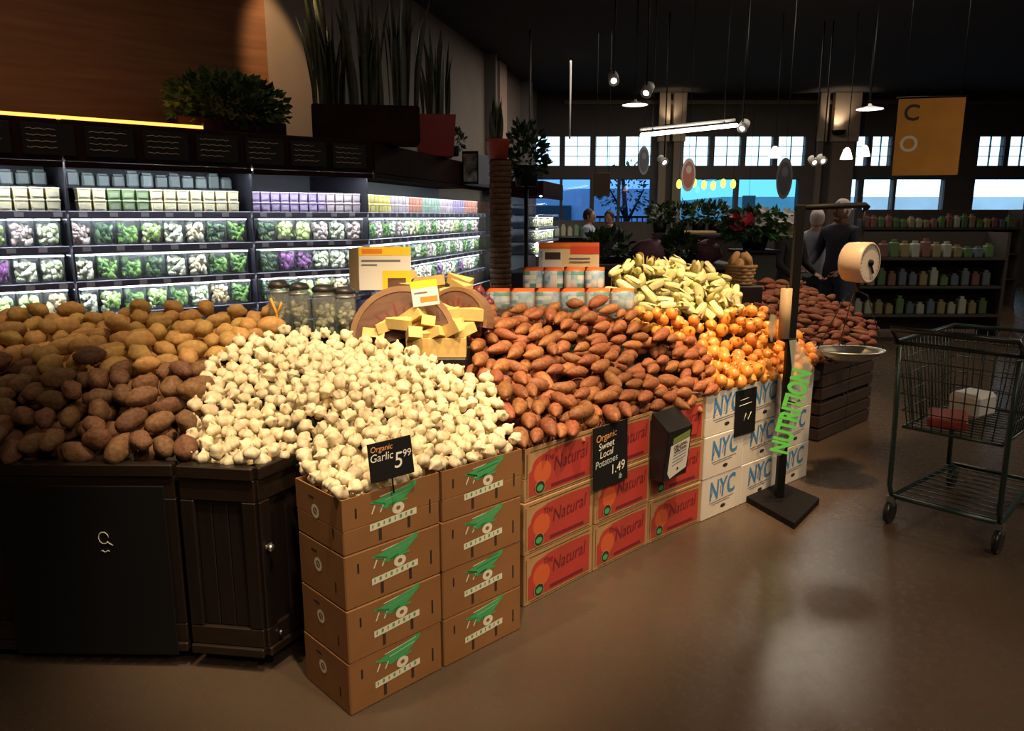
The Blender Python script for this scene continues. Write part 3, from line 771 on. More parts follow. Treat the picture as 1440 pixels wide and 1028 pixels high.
MB().add([(-bx_w/2, fy0, 0), (bx_w/2, fy0, 0), (bx_w/2, fy1, bx_h-.075), (-bx_w/2, fy1, bx_h-.075), (-bx_w/2, fy0+.004, 0), (bx_w/2, fy0+.004, 0), (bx_w/2, fy1+.004, bx_h-.075), (-bx_w/2, fy1+.004, bx_h-.075)],
         [(0,1,2,3),(7,6,5,4),(0,4,5,1),(3,2,6,7),(0,3,7,4),(1,5,6,2)]).build('front_plate', M_BPLAST, t)
MB().add([(-bx_w/2, fy1, bx_h-.075), (bx_w/2, fy1, bx_h-.075), (bx_w/2, -.004, bx_h), (-bx_w/2, -.004, bx_h), (-bx_w/2, fy1, bx_h-.08), (bx_w/2, fy1, bx_h-.08), (bx_w/2, -.004, bx_h-.006), (-bx_w/2, -.004, bx_h-.006)],
         [(0,1,2,3),(7,6,5,4),(0,4,5,1),(1,5,6,2),(2,6,7,3),(3,7,4,0)]).build('lid', M_BPLAST, t)
slope = (fy1-fy0)/(bx_h-.075)
def fp(x, z, off=.0015): return (x, fy0 + slope*z - off, z)
tg = MB().add([fp(-.070,.035), fp(-.045,.004), fp(.090,.035), fp(.090,.195), fp(-.070,.175)], [(0,1,2,3,4)]).build('tag_card', M_PAPER, t)
MB().add([fp(-.055,.178), fp(.085,.198), fp(.085,.232), fp(-.055,.212)], [(0,1,2,3)]).build('olive_card', M_OLIVE, t)
tl = math.atan(slope)
text('tag_lettering', 'ORGANIC', .026, M_DARKINK, t, fp(.015,.168,.003), (math.pi/2-0.08, R(-7), 0), bold=.0005)
text('tag_lettering', 'GROWN', .026, M_DARKINK, t, fp(.015,.146,.003), (math.pi/2-0.08, R(-7), 0), bold=.0005)
bl = MB()
for i in range(4):
    z = .122-.017*i; bl.add([fp(-.04,z-.004,.0025), fp(.07-.02*(i == 3),z+.010,.0025), fp(.07-.02*(i == 3),z+.014,.0025), fp(-.04,z,.0025)], [(0,1,2,3)])
bl.build('fine_print', M_GREYINK, tg)
MB().add([fp(.012+.008*math.cos(k*.7), .045+.008*math.sin(k*.7), .0025) for k in range(9)], [tuple(range(9))]).build('tag_dot', M_DARKINK, tg)
# dark panel sign on the white cartons
p = w0 + wu*(wwid*.52) - Vector((-wu.y, wu.x, 0))*.010 + Vector((0, 0, .42))
s3 = chalk_sign('black chalkboard sign on the white onion cartons', p + wu*.165, wang, .20, .255, R(-1))
chalk(s3, Matrix.Identity(4), [(-.06, -.004, .20), (.02, -.004, .205)], .0014); chalk(s3, Matrix.Identity(4), [(-.07, -.004, .17), (.05, -.004, .176)], .0014)
chalk(s3, Matrix.Identity(4), [(-.02, -.004, .08), (.0, -.004, .12), (.02, -.004, .08), (.05, -.004, .12)], .0016)
MB().tube([(-.04, .004, .255), (-.04, .010, .268), (-.04, .02, .24)], .003, 5).build('hook', M_BLACK, s3)

# ------------------------------------------------------------------ hanging scale on its stand
st = thing('scale_stand', 'black pole stand with flat square base beside the white cartons', 'stand', (0, 0, 0))
q = [PZ(1038,697,.012), PZ(1117,742,.012), PZ(1152,706,.012), PZ(1078,674,.012)]
v = [Vector((p.x, p.y, z)) for z in (0, .035) for p in q]
MB().add(v, [(3,2,1,0),(4,5,6,7),(0,1,5,4),(1,2,6,5),(2,3,7,6),(3,0,4,7)]).build('base_plate', mat('black_base', (.006, .005, .006), .65, spec=.2), st)
bc = sum(q, Vector())/4; bc.z = 0
pole_x, pole_y = bc.x, bc.y
MB().cbox(pole_x-.022, pole_x+.022, pole_y-.022, pole_y+.022, .035, 1.66, .004).build('pole', M_BLACK, st)
tip = Vector((pole_x+.40, pole_y+.13, 1.66))
MB().tube([(pole_x, pole_y, 1.645), tip, tip + Vector((.02, .006, -.015))], .016, 8).build('arm', M_BLACK, st)
MB().cbox(pole_x-.05, pole_x+.03, pole_y-.035, pole_y+.035, .93, .95, .003).build('bag_bracket', M_BLACK, st)
M_CREAM = mat('cream_enamel', (.70, .56, .42), .4)
M_DIAL = mat('dial_face', (.80, .70, .58), .45)
sc = thing('hanging_scale', 'round cream dial scale with a steel pan hanging from the stand arm', 'scale', (0, 0, 0))
dc = PY(1205, 369, tip.y)
dc.x = tip.x; ax = Vector((.60, -.80, 0)).normalized()
DM = Matrix.Translation(dc) @ ax.to_track_quat('Z', 'Y').to_matrix().to_4x4()
MB().lathe([(.02,-.075),(.095,-.075),(.108,-.065),(.112,0),(.112,.055),(.106,.062),(.100,.060)], 32, 0, DM, True, None, False).build('drum', M_CREAM, sc)
fc = MB().lathe([(.0001,.056),(.102,.056)], 32, 0, DM, False, None, False).build('dial', M_DIAL, sc)
tk = MB()
for i in range(24):
    a_ = i*math.pi/12; tk.add([DM @ Vector((r*math.cos(a_+w), r*math.sin(a_+w), .0568)) for r, w in ((.080,-.012),(.094,-.012),(.094,.012),(.080,.012))], [(0,1,2,3)])
tk.build('dial_marks', M_DARKINK, fc)
MB().lathe([(.0001,.075),(.015,.072),(.018,.062),(.018,.057)], 14, 0, DM, True, None, False).build('hub', M_BLACK, fc)
MB().box(-.006, .006, -.07, .02, .060, .063, 0, DM @ Matrix.Rotation(.6, 4, 'Z')).build('needle', M_BLACK, fc)
MB().tube([tip + Vector((0, 0, -.012)), dc + Vector((0, 0, .11))], .008, 6).build('hanger', M_BLACK, sc)
pan = PZ(1194, 494, .83); pan = Vector((dc.x-.01, dc.y, PY(1194, 494, dc.y).z))
PM = Matrix.Translation(pan)
MB().lathe([(.0001,-.040),(.09,-.038),(.145,-.012),(.165,.010),(.172,.012),(.172,.006),(.160,.002),(.14,-.018),(.09,-.045),(.0001,-.047)], 32, 0, PM @ Matrix.Diagonal((1.12, .85, 1, 1))).build('pan', M_STEEL, sc)
bw = MB(); hb = dc + Vector((0, 0, -.112))
bw.tube([hb, hb + Vector((0, 0, -.05))], .010, 6)
for sx, sy in ((-1, 0), (1, 0), (0, 1)):
    bw.tube([hb + Vector((0, 0, -.045)), hb + Vector((sx*.06, sy*.05, -.07)), pan + Vector((sx*.185, sy*.142, .012))], .0035, 5)
bw.build('pan_bow', mat('dark_wire', (.06, .06, .065), .35, metal=.6), sc)
# roll of produce bags on the pole with one bag pulled down
M_FILM = clear('bag_film', (.97, .98, .97), .16, .18, .30, (.75, .80, .70))
M_ROLL = mat('bag_roll', (.58, .42, .26), .55, col2=(.50, .35, .2), scale=6)
rb = thing('bag_roll', 'tan roll of produce bags fixed to the scale stand', 'bag roll', (pole_x-.052, pole_y-.03, .952), 0)
MB().lathe([(.012,0),(.030,0),(.030,.27),(.012,.27)], 16).build('roll', M_ROLL, rb)
MB().tube([(0, 0, -.01), (0, 0, .29)], .006, 6).build('spindle', M_BLACK, rb)
pb = thing('produce_bag', 'clear produce bag with green lettering hanging down the stand', 'bag', (0, 0, 0))
top = Vector((pole_x-.005, pole_y-.045, .945))
bpts = [(PY(1128, 516, pole_y-.06), .055), (PY(1120, 560, pole_y-.09), .06), (PY(1108, 600, pole_y-.11), .055), (PY(1092, 642, pole_y-.12), .034)]
side = Vector((.92, .15, .10)).normalized()
vs = [top - side*.02, top + side*.02]
for i, (p, w) in enumerate(bpts):
    wob = Vector((0, .012*(-1)**i, 0)); vs += [p - side*w + wob, p + side*w - wob]
MB().add(vs, [(2*i, 2*i+1, 2*i+3, 2*i+2) for i in range(len(bpts))], 0, True).build('bag_film', M_FILM, pb)
M_GBAG = mat('green_bag_ink', (.12, .62, .10), .6)
pa, pz_ = bpts[0][0], bpts[3][0]; dv = (pa - pz_); ln = dv.length; ex = dv.normalized(); ey = -side; ey = (ey - ex*ey.dot(ex)).normalized(); ez = ex.cross(ey)
TM = Matrix((ex, ey, ez)).transposed().to_4x4()
o = text('bag_lettering', 'NUTRITION', .155, M_GBAG, pb, (pa + pz_)/2 + Vector((0, -.035, .01)), TM.to_euler(), sx=.56, bold=.006)
# another clear bag bunched up on the onions
cb_ = MB(); 
for i in range(7):
    a_ = R(10+i*26); cb_.add([PZ(1092, 468, .93) + Vector((.055*math.cos(a_ + w)*r, .045*math.sin(a_ + w)*r, h_)) for r, w, h_ in ((.5,0,-.06),(1,.2,.03),(.8,.5,.11),(.25,.2,.10))], [(0,1,2,3)], 0, True)
tag(cb_.build('crumpled_bag', M_FILM), 'crumpled clear plastic bag lying on the onions by the pole', 'bag')

# ------------------------------------------------------------------ refrigerated cases
M_CASE = mat('case_dark', (.014, .013, .019), .5, spec=.3)
M_CASEIN = mat('case_inner', (.035, .038, .045), .6)
M_HEAD_ = mat('header_brown', (.026, .012, .010), .8, col2=(.018, .009, .007), scale=4, spec=.05)
M_RAIL = mat('price_rail', (.10, .095, .15), .35)
M_TAG = mat('price_tag', (.50, .50, .58), .6)
M_LED = emis('led_white', (.86, .95, 1.0), 62)
M_LEDO = emis('led_amber', (1.0, .30, .05), 3.2)
M_CONT = clear('clamshell_plastic', (.96, .98, .98), .10, .12, .05)
M_LID = clear('clamshell_lid', (.95, .97, .97), .15, .2, .65, (.90, .94, .94))
KCOL = {'green': ((.16, .34, .05), (.06, .16, .03)), 'bright': ((.24, .50, .06), (.55, .60, .30)), 'white': ((.80, .80, .60), (.45, .55, .25)), 'yellow': ((.82, .70, .38), (.75, .66, .45)),
        'dark': ((.07, .17, .05), (.03, .08, .03)), 'lime': ((.55, .66, .22), (.42, .54, .16)), 'purple': ((.22, .05, .24), (.13, .03, .15)), 'pink': ((.62, .48, .46), (.50, .30, .28)), 'tan': ((.70, .52, .26), (.62, .44, .22))}
KWORD = {'green': 'mixed green leaves', 'bright': 'bright green and white vegetables', 'white': 'white and pale green pieces', 'yellow': 'pale yellow pieces', 'dark': 'dark green leaves', 'lime': 'lime green slices', 'purple': 'purple shreds', 'pink': 'pinkish white pieces', 'tan': 'tan pieces'}
CW, CD, CHT = .138, .13, .165
def cont_mesh(kind, seed):
    rs = random.Random(seed); b = MB()
    for i in range(46):
        s_ = rs.uniform(.014, .028); ex_ = CW/2-.016; 
        M = Matrix.LocRotScale(Vector((rs.uniform(-ex_, ex_), rs.uniform(.012, .07), rs.uniform(.014, CHT-.03))), Euler((rs.random()*6, rs.random()*6, rs.random()*6)), Vector((s_*1.3, s_*.8, s_*(.5 if kind in ('green', 'dark', 'bright') else .8))))
        b.blob(M, 6, 4, 0 if rs.random() < .6 else 1, i, .3)
    b.v = [(max(-CW/2+.010, min(CW/2-.010, x)), max(.010, min(CD-.012, y)), max(.006, min(CHT-.008, z))) for x, y, z in b.v]
    a_, c_ = KCOL[kind]
    return b.mesh('filling', mat('fill_'+kind+'_a', a_, .6, rnd=.1), mat('fill_'+kind+'_b', c_, .6, rnd=.1))
CONT = {k: [cont_mesh(k, i*17+j) for j in range(2)] for i, k in enumerate(KCOL)}
def tub_body(w, h, d, taper=.93):
    b = MB(); x, y = w/2, d
    v = [(-x*taper, .004, 0), (x*taper, .004, 0), (x*taper, y-.004, 0), (-x*taper, y-.004, 0), (-x, 0, h), (x, 0, h), (x, y, h), (-x, y, h)]
    return b.add(v, [(3,2,1,0),(0,1,5,4),(1,2,6,5),(2,3,7,6),(3,0,4,7)])
CLAM = tub_body(CW, CHT, CD).mesh('clear_box', M_CONT)
CLID = MB().cbox(-CW/2-.003, CW/2+.003, -.003, CD+.003, CHT, CHT+.012, .003).mesh('lid', M_LID)
SHELVES = [(1.405, 'upper'), (1.17, 'middle'), (.945, 'lower')]
TUBM = {'cream': ((.80, .72, .44), 'cream yellow'), 'lilac': ((.40, .30, .56), 'lilac'), 'blush': ((.62, .50, .56), 'blush pink'), 'mint': ((.35, .52, .42), 'mint green'), 'lemon': ((.72, .62, .14), 'lemon yellow'), 'coral': ((.68, .26, .16), 'coral'), 'stripe': ((.20, .30, .12), 'dark green')}
TB = {}
for k, (c_, w_) in TUBM.items():
    for wd in (.078, .066):
        body = tub_body(wd, .066, .09, .9); body.box(-wd*.34, wd*.34, -.0015, 0, .018, .05, 1)
        TB[(k, wd)] = (body.mesh('tub', mat('tub_'+k, c_, .45, rnd=.10), mat('tub_label_'+k, tuple(min(1, q*.55+.18) for q in c_), .5, rnd=.1)),
                       MB().cbox(-wd/2-.002, wd/2+.002, -.003, .093, .066, .076, .002).mesh('lid', mat('tub_lid_'+k, tuple(min(1, q*.7+.28) for q in c_), .4)))
def clam(parent_M, x, z, kind, where, seed, rs):
    loc = parent_M @ Vector((x, .055+rs.uniform(0, .015), z)); rz = parent_M.to_euler().z + rs.uniform(-.04, .04)
    t = thing('salad_box', 'clear box of %s on the %s' % (KWORD[kind], where), 'food box', loc, rz, 'boxes of %s on the %s' % (KWORD[kind], where))
    place('clear_box', CLAM, t); place('filling', CONT[kind][seed % 2], t); place('lid', CLID, t)
def tubs(parent_M, x, z, kind, wd, where, rs):
    for k in range(2):
        loc = parent_M @ Vector((x, .065, z + k*.0768)); rz = parent_M.to_euler().z + rs.uniform(-.05, .05)
        t = thing('food_tub', '%s tub, %s of its stack on the %s' % (TUBM[kind][1], ('bottom', 'top')[k], where), 'tub', loc, rz, '%s tubs on the %s' % (TUBM[kind][1], where))
        place('tub', TB[(kind, wd)][0], t); place('lid', TB[(kind, wd)][1], t)
_MB = MB
TAGM = MB().box(0, .05, -.0132, -.0121, -.033, -.004).mesh('price_tag', M_TAG)
def case_unit(label, org, ang, x0, x1, divider=True, m0=0.0, m1=0.0):
    rz = math.pi/2 - ang
    class MB(_MB):
        def build(s, *a, **k):
            s.v = [(x + (m0*y if abs(x-x0) < .03 else -m1*y if abs(x-x1) < .03 else 0), y, z) for x, y, z in s.v]
            return _MB.build(s, *a, **k)
    t = thing('cooler_case', label, 'cooler', org, rz)
    MB().box(x0, x1, .62, .70, .5, 1.95).build('back_panel', M_CASEIN, t)
    MB().cbox(x0, x1, -.14, .90, 0, .62, .02).build('base', M_CASE, t)
    MB().box(x0, x1, -.14, -.11, .62, .80).build('bumper', M_CASE, t)
    MB().cbox(x0, x1, -.09, 1.0, 1.945, 2.20, .01).build('header', M_HEAD_, t)
    for z, dep in ((1.63, .42), (1.405, .45), (1.17, .48), (.945, .55)):
        sh = MB().box(x0, x1, .005, dep, z-.018, z).build('shelf', M_CASE, t)
        MB().cbox(x0, x1, -.012, .004, z-.038, z+.004, .003).build('price_rail', M_RAIL, sh)
        x = x0+.06
        while x < x1-.06:
            place('price_tag', TAGM, sh, (x, 0, z)); x += .155 + random.uniform(0, .06)
        MB().box(x0+.01, x1-.01, .012, .034, z-.026, z-.0185).build('led_strip', M_LED, sh)
    MB().box(x0, x1, .25, .45, 1.79, 1.80).build('back_shelf', M_CASE, t)
    MB().box(x0+.01, x1-.01, -.055, -.02, 1.936, 1.944).build('led_strip', M_LED, t)
    MB().cbox(x0, x1, -.09, -.065, 1.905, 1.944, .004).build('header_lip', M_HEAD_, t)
    if divider: MB().cbox(x0, x0+.014, -.005, .62, .62, 1.945, .003).build('divider', M_CASE, t)
    return t
org1 = CC
MM1 = Matrix.Translation(CC) @ Matrix.Rotation(math.pi/2 - A1, 4, 'Z')
MM2 = Matrix.Translation(CC) @ Matrix.Rotation(math.pi/2 - A2, 4, 'Z')
un = [(-.985, 0.0, 'cooler case with lilac tubs beside the corner of the run'), (-2.2, -.985, 'cooler case with cream tubs above the yellow potatoes'), (-3.5, -2.2, 'cooler case furthest from the corner, nearest the wall end')]
MIT = math.tan((A1-A2)/2)
units = [case_unit(l, org1, A1, a_+.006, b_-.006, True, 0, MIT if k == 0 else 0) for k, (a_, b_, l) in enumerate(un)]
u2 = case_unit('long cooler case running away from the corner to the wicker stand', org1, A2, 0.006, 3.55, True, MIT, 0)
rs = random.Random(4)
K1 = ['pink', 'white', 'pink', 'lime', 'lime', 'dark', 'green', 'dark', 'yellow', 'white', 'bright', 'green', 'dark']
K2 = ['white', 'white', 'white', 'purple', 'purple', 'dark', 'green', 'green', 'yellow', 'white', 'dark', 'green', 'green']
K3 = ['white', 'tan', 'lime', 'lime', 'dark', 'dark', 'green', 'tan', 'white', 'green', 'bright', 'green', 'bright']
for (z, w_), KK in zip(SHELVES, (K1, K2, K3)):
    x = -.085; i = 0
    while x > -2.75:
        if not (-.985-.075 < x < -.985+.075) and not (-2.2-.075 < x < -2.2+.075):
            clam(MM1, x, z+.001, KK[i % len(KK)], '%s long cooler shelf' % w_, i, rs); i += 1; x -= .150
        else: x -= .03
x = -.06; i = 0
while x > -2.7:
    k = 'blush' if x > -.30 else 'lilac' if x > -.96 else 'cream' if x > -1.70 else 'stripe' if x > -1.9 else 'cream'
    wd = .066 if k in ('lilac', 'blush') else .078
    if abs(x+.985) > .05 and abs(x+2.2) > .05: tubs(MM1, x, 1.631, k, wd, 'top shelf of the long coolers', rs)
    x -= wd+.012
M_GREYC = mat('grey_pouch', (.13, .16, .165), .4, rnd=.35)
gp = MB().cbox(-.04, .04, 0, .08, 0, .10, .012).box(-.03, .03, .02, .06, .10, .112).mesh('pouch', M_GREYC)
x = -1.05
while x > -2.7:
    if abs(x+2.2) > .06: tag(place('drink_carton', gp, None, MM1 @ Vector((x, .27, 1.801)), (0, 0, math.pi/2-A1+rs.uniform(-.1, .1)), (1, 1, rs.uniform(.8, 1.05))), 'small grey carton on the high back shelf of the cooler', 'carton', 'grey cartons on the back shelf')
    x -= .095
for (z, w_), KK in zip(SHELVES, (['lime', 'green', 'pink', 'green', 'white', 'pink', 'white', 'yellow'], ['green', 'dark', 'white', 'green', 'pink', 'white'], ['white', 'dark', 'purple', 'white', 'pink'])):
    x = .11; i = 0
    while x < 3.45:
        clam(MM2, x, z+.001, KK[i % len(KK)], '%s shelf of the receding cooler' % w_, i, rs); i += 1; x += .158
x = .08; ks = ['lemon']*7 + ['blush']*5 + ['coral']*4 + ['mint']*6 + ['blush']*5 + ['lilac']*5 + ['coral']*6
for k in ks:
    if x < 3.45: tubs(MM2, x, 1.631, k, .078, 'top shelf of the receding cooler', rs)
    x += .09
# chalk signs along the header, end panel, glass, amber strip
HN = ['next to the corner', 'second from the corner', 'third from the corner', 'fourth from the corner', 'fifth from the corner', 'sixth from the corner', 'seventh from the corner', 'eighth from the corner']
M_CHB = mat('faded_chalk', (.34, .28, .19), .9)
for i in range(8):
    x = -.20 - .345*i
    p = MM1 @ Vector((x, -.102, 1.975))
    t = thing('header_chalkboard', 'small chalk menu board on the cooler header, %s' % HN[i], 'sign', p, math.pi/2-A1)
    MB().cbox(-.145, .145, -.006, .010, 0, .19, .003).build('board', M_BOARD, t)
    for j in range(4):
        chalk(t, Matrix.Identity(4), [(-.12+.02*q, -.0075, .155-.037*j+.004*math.sin(q*2.3+i+j)) for q in range(random.choice((9, 11, 12)))], .0028, 'chalk_line', M_CHB)
M_GLASS = clear('end_glass', (.88, .92, .93), .10, .04)
eg = MB().cbox(3.555, 3.565, -.10, .85, .62, 1.94, .003).build('end_glass', M_GLASS, u2)
MB().cbox(3.552, 3.57, -.112, -.098, .62, 1.95, .003).build('end_trim', M_STEEL, u2)
M_GREYB = mat('grey_box_paint', (.13, .13, .145), .6)
eb = thing('light_box', 'grey box with a framed black and white poster on the cooler end', 'box sign', MM2 @ Vector((2.35, -.275, 1.95)), math.pi/2-A2)
MB().cbox(0, 1.25, 0, .175, 0, .34, .01).build('housing', M_GREYB, eb)
pf = MB().cbox(-.025, -.0005, -.005, .18, 0, .36, .004).build('poster_frame', M_BLACK, eb)
pm_ = MB().add([(-.0265, .01, .03), (-.0265, .165, .03), (-.0265, .165, .33), (-.0265, .01, .33)], [(0,1,2,3)]).build('poster', mat('poster_print', (.55, .55, .55), .6, col2=(.02, .02, .02), scale=9), pf)
t = thing('amber_strip_light', 'amber light strip glowing along the top of the cooler header', 'light', MM1 @ Vector((-3.4, .10, 2.20)), math.pi/2-A1)
MB().cbox(0, 2.15, -.02, .03, 0, .014, .003).build('channel', M_BLACK, t)
MB().box(.01, 2.14, -.015, .025, .0145, .040).build('strip', M_LEDO, t)
area('amber_wash', MM1 @ Vector((-2.3, .12, 2.26)), MM1 @ Vector((-2.3, .9, 2.9)), 1.6, 2.1, .04, (1, .42, .12))

# planters over the cases
M_LEAF = mat('dark_leaf', (.035, .075, .025), .5, col2=(.02, .045, .015), scale=5, rnd=.25)
M_LEAF2 = mat('bush_leaf', (.05, .10, .025), .55, col2=(.025, .06, .015), scale=8)
M_SNAKE = mat('snake_leaf', (.045, .065, .035), .45, col2=(.02, .035, .018), scale=6, stretch=(1, 1, 5))
M_REDPOT = mat('red_glaze', (.34, .012, .025), .35)
M_SOIL = mat('soil', (.03, .02, .014), .95)
def leaf_cloud(n, box, size, seed, m, name, parent):
    rs = random.Random(seed); b = MB()
    for i in range(n):
        while True:
            q = Vector((rs.uniform(-1, 1), rs.uniform(-1, 1), rs.uniform(-.6, 1)))
            if .35 < q.length < 1.05: break
        c = Vector((q.x*box[0], q.y*box[1], q.z*box[2]))
        d = (q.normalized() + Vector((rs.uniform(-.7,.7), rs.uniform(-.7,.7), rs.uniform(-.4,.7)))).normalized()
        s_ = d.cross(Vector((rs.uniform(-1,1), rs.uniform(-1,1), rs.uniform(-1,1)))).normalized(); up = s_.cross(d)
        l = size*rs.uniform(.6, 1.3); w = l*.30
        b.add([c, c+d*l*.5+s_*w+up*w*.3, c+d*l, c+d*l*.5-s_*w+up*w*.3], [(0,1,2),(0,2,3)])
    return stuff(b.build(name, m, parent))
def snake_plant(label, p, n, h, spread, seed, group=None):
    rs = random.Random(seed); t = thing('snake_plant', label, 'plant', p, 0, group)
    for i in range(n):
        a_ = rs.random()*6.28; r0 = rs.uniform(0, spread); hh = h*rs.uniform(.6, 1.05); lean = rs.uniform(.02, .30)*h*.5; w = rs.uniform(.022, .036)
        dx, dy = math.cos(a_), math.sin(a_); tw = rs.uniform(0, 3); vs = []
        for j in range(7):
            u = j/6; ww = w*(1-u**3)*(.6+.8*u*(1-u)*2); c = Vector((dx*(r0+lean*u*u), dy*(r0+lean*u*u), hh*u)); sd = Vector((math.cos(tw+u*.8), math.sin(tw+u*.8), 0)); fw = Vector((-sd.y, sd.x, 0))*ww*.35
            vs += [c - sd*ww, c + fw, c + sd*ww]
        fs = []
        for j in range(6): fs += [(j*3, j*3+1, j*3+4, j*3+3), (j*3+1, j*3+2, j*3+5, j*3+4)]
        MB().add(vs, fs, 0, True).build('leaf', M_SNAKE, t)
    return t
pl = thing('planter_box', 'long dark brown planter box on top of the cooler corner', 'planter', (0, 0, 0), R(10))
pl.location = MM1 @ Vector((-.05, .30, 2.202)) + Vector((.14, -.02, 0))
MB().cbox(-.36, .52, -.12, .28, 0, .30, .012).build('box', M_HEAD_, pl); MB().box(-.34, .50, -.10, .26, .29, .302).build('soil', M_SOIL, pl)
base = Vector(pl.location)
for i, dx in enumerate((-.22, .06, .32)):
    snake_plant('tall spiky plant in the planter box, %s' % ['by the bushy plant', 'middle of three', 'by the red pot'][i], base + Vector((dx, .07+.05*i, .302)), 24, 1.0, .17, 30+i)
rp_ = PY(612, 207, 8.0); rp_.z = 2.202
t = thing('square_planter', 'square dark red planter on the receding cooler', 'planter', rp_, R(8))
MB().lathe([(.19,0),(.25,.0),(.29,.40),(.27,.40),(.26,.36),(.0001,.36)], 4, 0, Matrix.Rotation(R(45), 4, 'Z'), False).build('pot', M_REDPOT, t)
snake_plant('tall spiky plant in the dark red planter', rp_ + Vector((0, 0, .36)), 22, .9, .14, 40)
bp_ = MM1 @ Vector((-.97, .35, 2.202))
t = thing('bushy_plant', 'low bushy green plant on top of the cooler header', 'plant', bp_, math.pi/2-A1)
MB().cbox(-.42, .40, -.14, .14, 0, .12, .01).build('trough', M_HEAD_, t)
leaf_cloud(1300, (.44, .22, .22), .075, 5, M_LEAF2, 'foliage', t).location = (0, 0, .22)
bp_ = MM2 @ Vector((2.75, .15, 2.292))
t = thing('potted_ivy', 'small dark leafy pot plant on the grey light box', 'plant', bp_)
MB().lathe([(.05,0),(.065,.0),(.08,.11),(.07,.11),(.0001,.09)], 12).build('pot', M_BLACK, t)
leaf_cloud(160, (.13, .13, .12), .06, 6, M_LEAF, 'foliage', t).location = (0, 0, .17)
# wicker stand with a red pot
M_WICK = mat('brown_wicker', (.14, .065, .028), .75, col2=(.08, .034, .015), scale=30)
wp = PY(704, 395, 6.4); wpos = Vector((wp.x, 6.4, 0))
t = thing('wicker_stand', 'tall column of ribbed brown wicker holding a red pot', 'plant stand', wpos)
for i in range(46):
    z = .02 + i*.0442; MB().lathe([(.086, z), (.092, z+.006), (.093, z+.034), (.086, z+.042)], 14, 0, None, True, lambda a, zz, j: 1+.02*math.cos(9*a+i*3.14)).build('wicker_ring', M_WICK, t)
MB().lathe([(.086, 0), (.086, 2.06)], 12).build('core', M_HEAD_, t)
rp2 = wpos + Vector((-.02, 0, 2.062))
t = thing('round_red_pot', 'round red pot standing on the wicker column', 'pot', rp2)
MB().lathe([(.06,0),(.075,0),(.10,.14),(.108,.15),(.10,.16),(.09,.15),(.0001,.13)], 18).build('pot_body', mat('red_clay', (.34, .05, .03), .45), t)
snake_plant('dark spiky plant in the red pot on the wicker column', rp2 + Vector((0, 0, .131)), 12, .42, .06, 44)
t = thing('trailing_plant', 'dark plant trailing down beside the wicker column', 'plant', wpos + Vector((.22, .15, 0)))
MB().tube([(0, 0, 0), (0, 0, 1.85)], .018, 8).lathe([(.0001,0),(.14,0),(.14,.02),(.0001,.03)], 16).build('post', M_BLACK, t)
MB().lathe([(.06,1.85),(.09,1.85),(.11,2.02),(.0001,2.0)], 14).build('pot', M_BLACK, t)
leaf_cloud(420, (.16, .16, .26), .07, 8, M_LEAF, 'foliage', t).location = (0, 0, 2.10)
# second cooler further back
u3 = case_unit('narrow far cooler seen between the wicker stand and the windows', WW + U2*6.4 + Vector((1.05, 0, 0)), A2, 0, 1.9, False)
MM3 = Matrix.Translation(WW + U2*6.4 + Vector((1.05, 0, 0))) @ Matrix.Rotation(math.pi/2 - A2, 4, 'Z')
for z, w_ in SHELVES:
    x = .12; i = 0
    while x < 1.8: clam(MM3, x, z+.001, ['white', 'lime', 'pink', 'tan'][i % 4], '%s shelf of the far cooler' % w_, i, rs); i += 1; x += .17

# ------------------------------------------------------------------ cheese stand between the garlic and the sweet potatoes
M_PINE = mat('yellow_pine', (.72, .50, .18), .6, col2=(.62, .40, .13), scale=4, stretch=(1, 8, 8))
M_RIND = mat('brown_rind', (.16, .075, .038), .65, col2=(.095, .04, .022), scale=7, stretch=(1, 1, 4))
M_RINDF = mat('pale_rind_edge', (.26, .14, .065), .6, col2=(.19, .095, .042), scale=8)
M_CHEESE = mat('yellow_cheese', (.78, .58, .22), .5, col2=(.68, .46, .15), scale=9, rnd=.12)
M_WRAP = clear('cheese_wrap', (1, 1, 1), .14, .1)
M_YELINK = mat('yellow_card', (.90, .60, .02), .6)
M_ORINK = mat('orange_card', (.80, .22, .02), .6)
stand = thing('tiered_stand', 'dark stepped stand under the cheese and the packets', 'display stand', (0, 0, 0))
def step(xa, xb, ya, yb, z, nm='tier', m=None): return MB().cbox(xa, xb, ya, yb, .62 if z > .66 else 0, z, .008).build(nm, m or M_DWOOD, stand)
cL, cR = PY(500, 480, 3.62).x, PY(668, 480, 3.62).x
step(cL+.02, cR, 3.55, 3.72, .985); step(cL+.02, cR, 3.721, 3.92, 1.06); step(cL+.05, cR-.02, 3.921, 4.06, 1.14)
xa, xb = PY(571, 490, 3.46).x, PY(655, 490, 3.46).x
zb, zt = PY(612, 503, 3.46).z, PY(612, 476, 3.46).z
tr = thing('pine_tray', 'low yellow pine tray in front of the cheese wedges', 'tray', (xa, 3.46, zb))
W_ = xb-xa; H_ = zt-zb
MB().cbox(0, W_, 0, .012, 0, H_, .002).build('front_board', M_PINE, tr); MB().cbox(0, .012, .013, .085, 0, H_, .002).build('side_board', M_PINE, tr)
MB().cbox(W_-.012, W_, .013, .085, 0, H_, .002).build('side_board', M_PINE, tr); MB().box(.012, W_-.012, .013, .085, 0, .012).build('bottom_board', M_PINE, tr)
step(xa-.005, xb+.005, 3.455, 3.549, zb-.001)
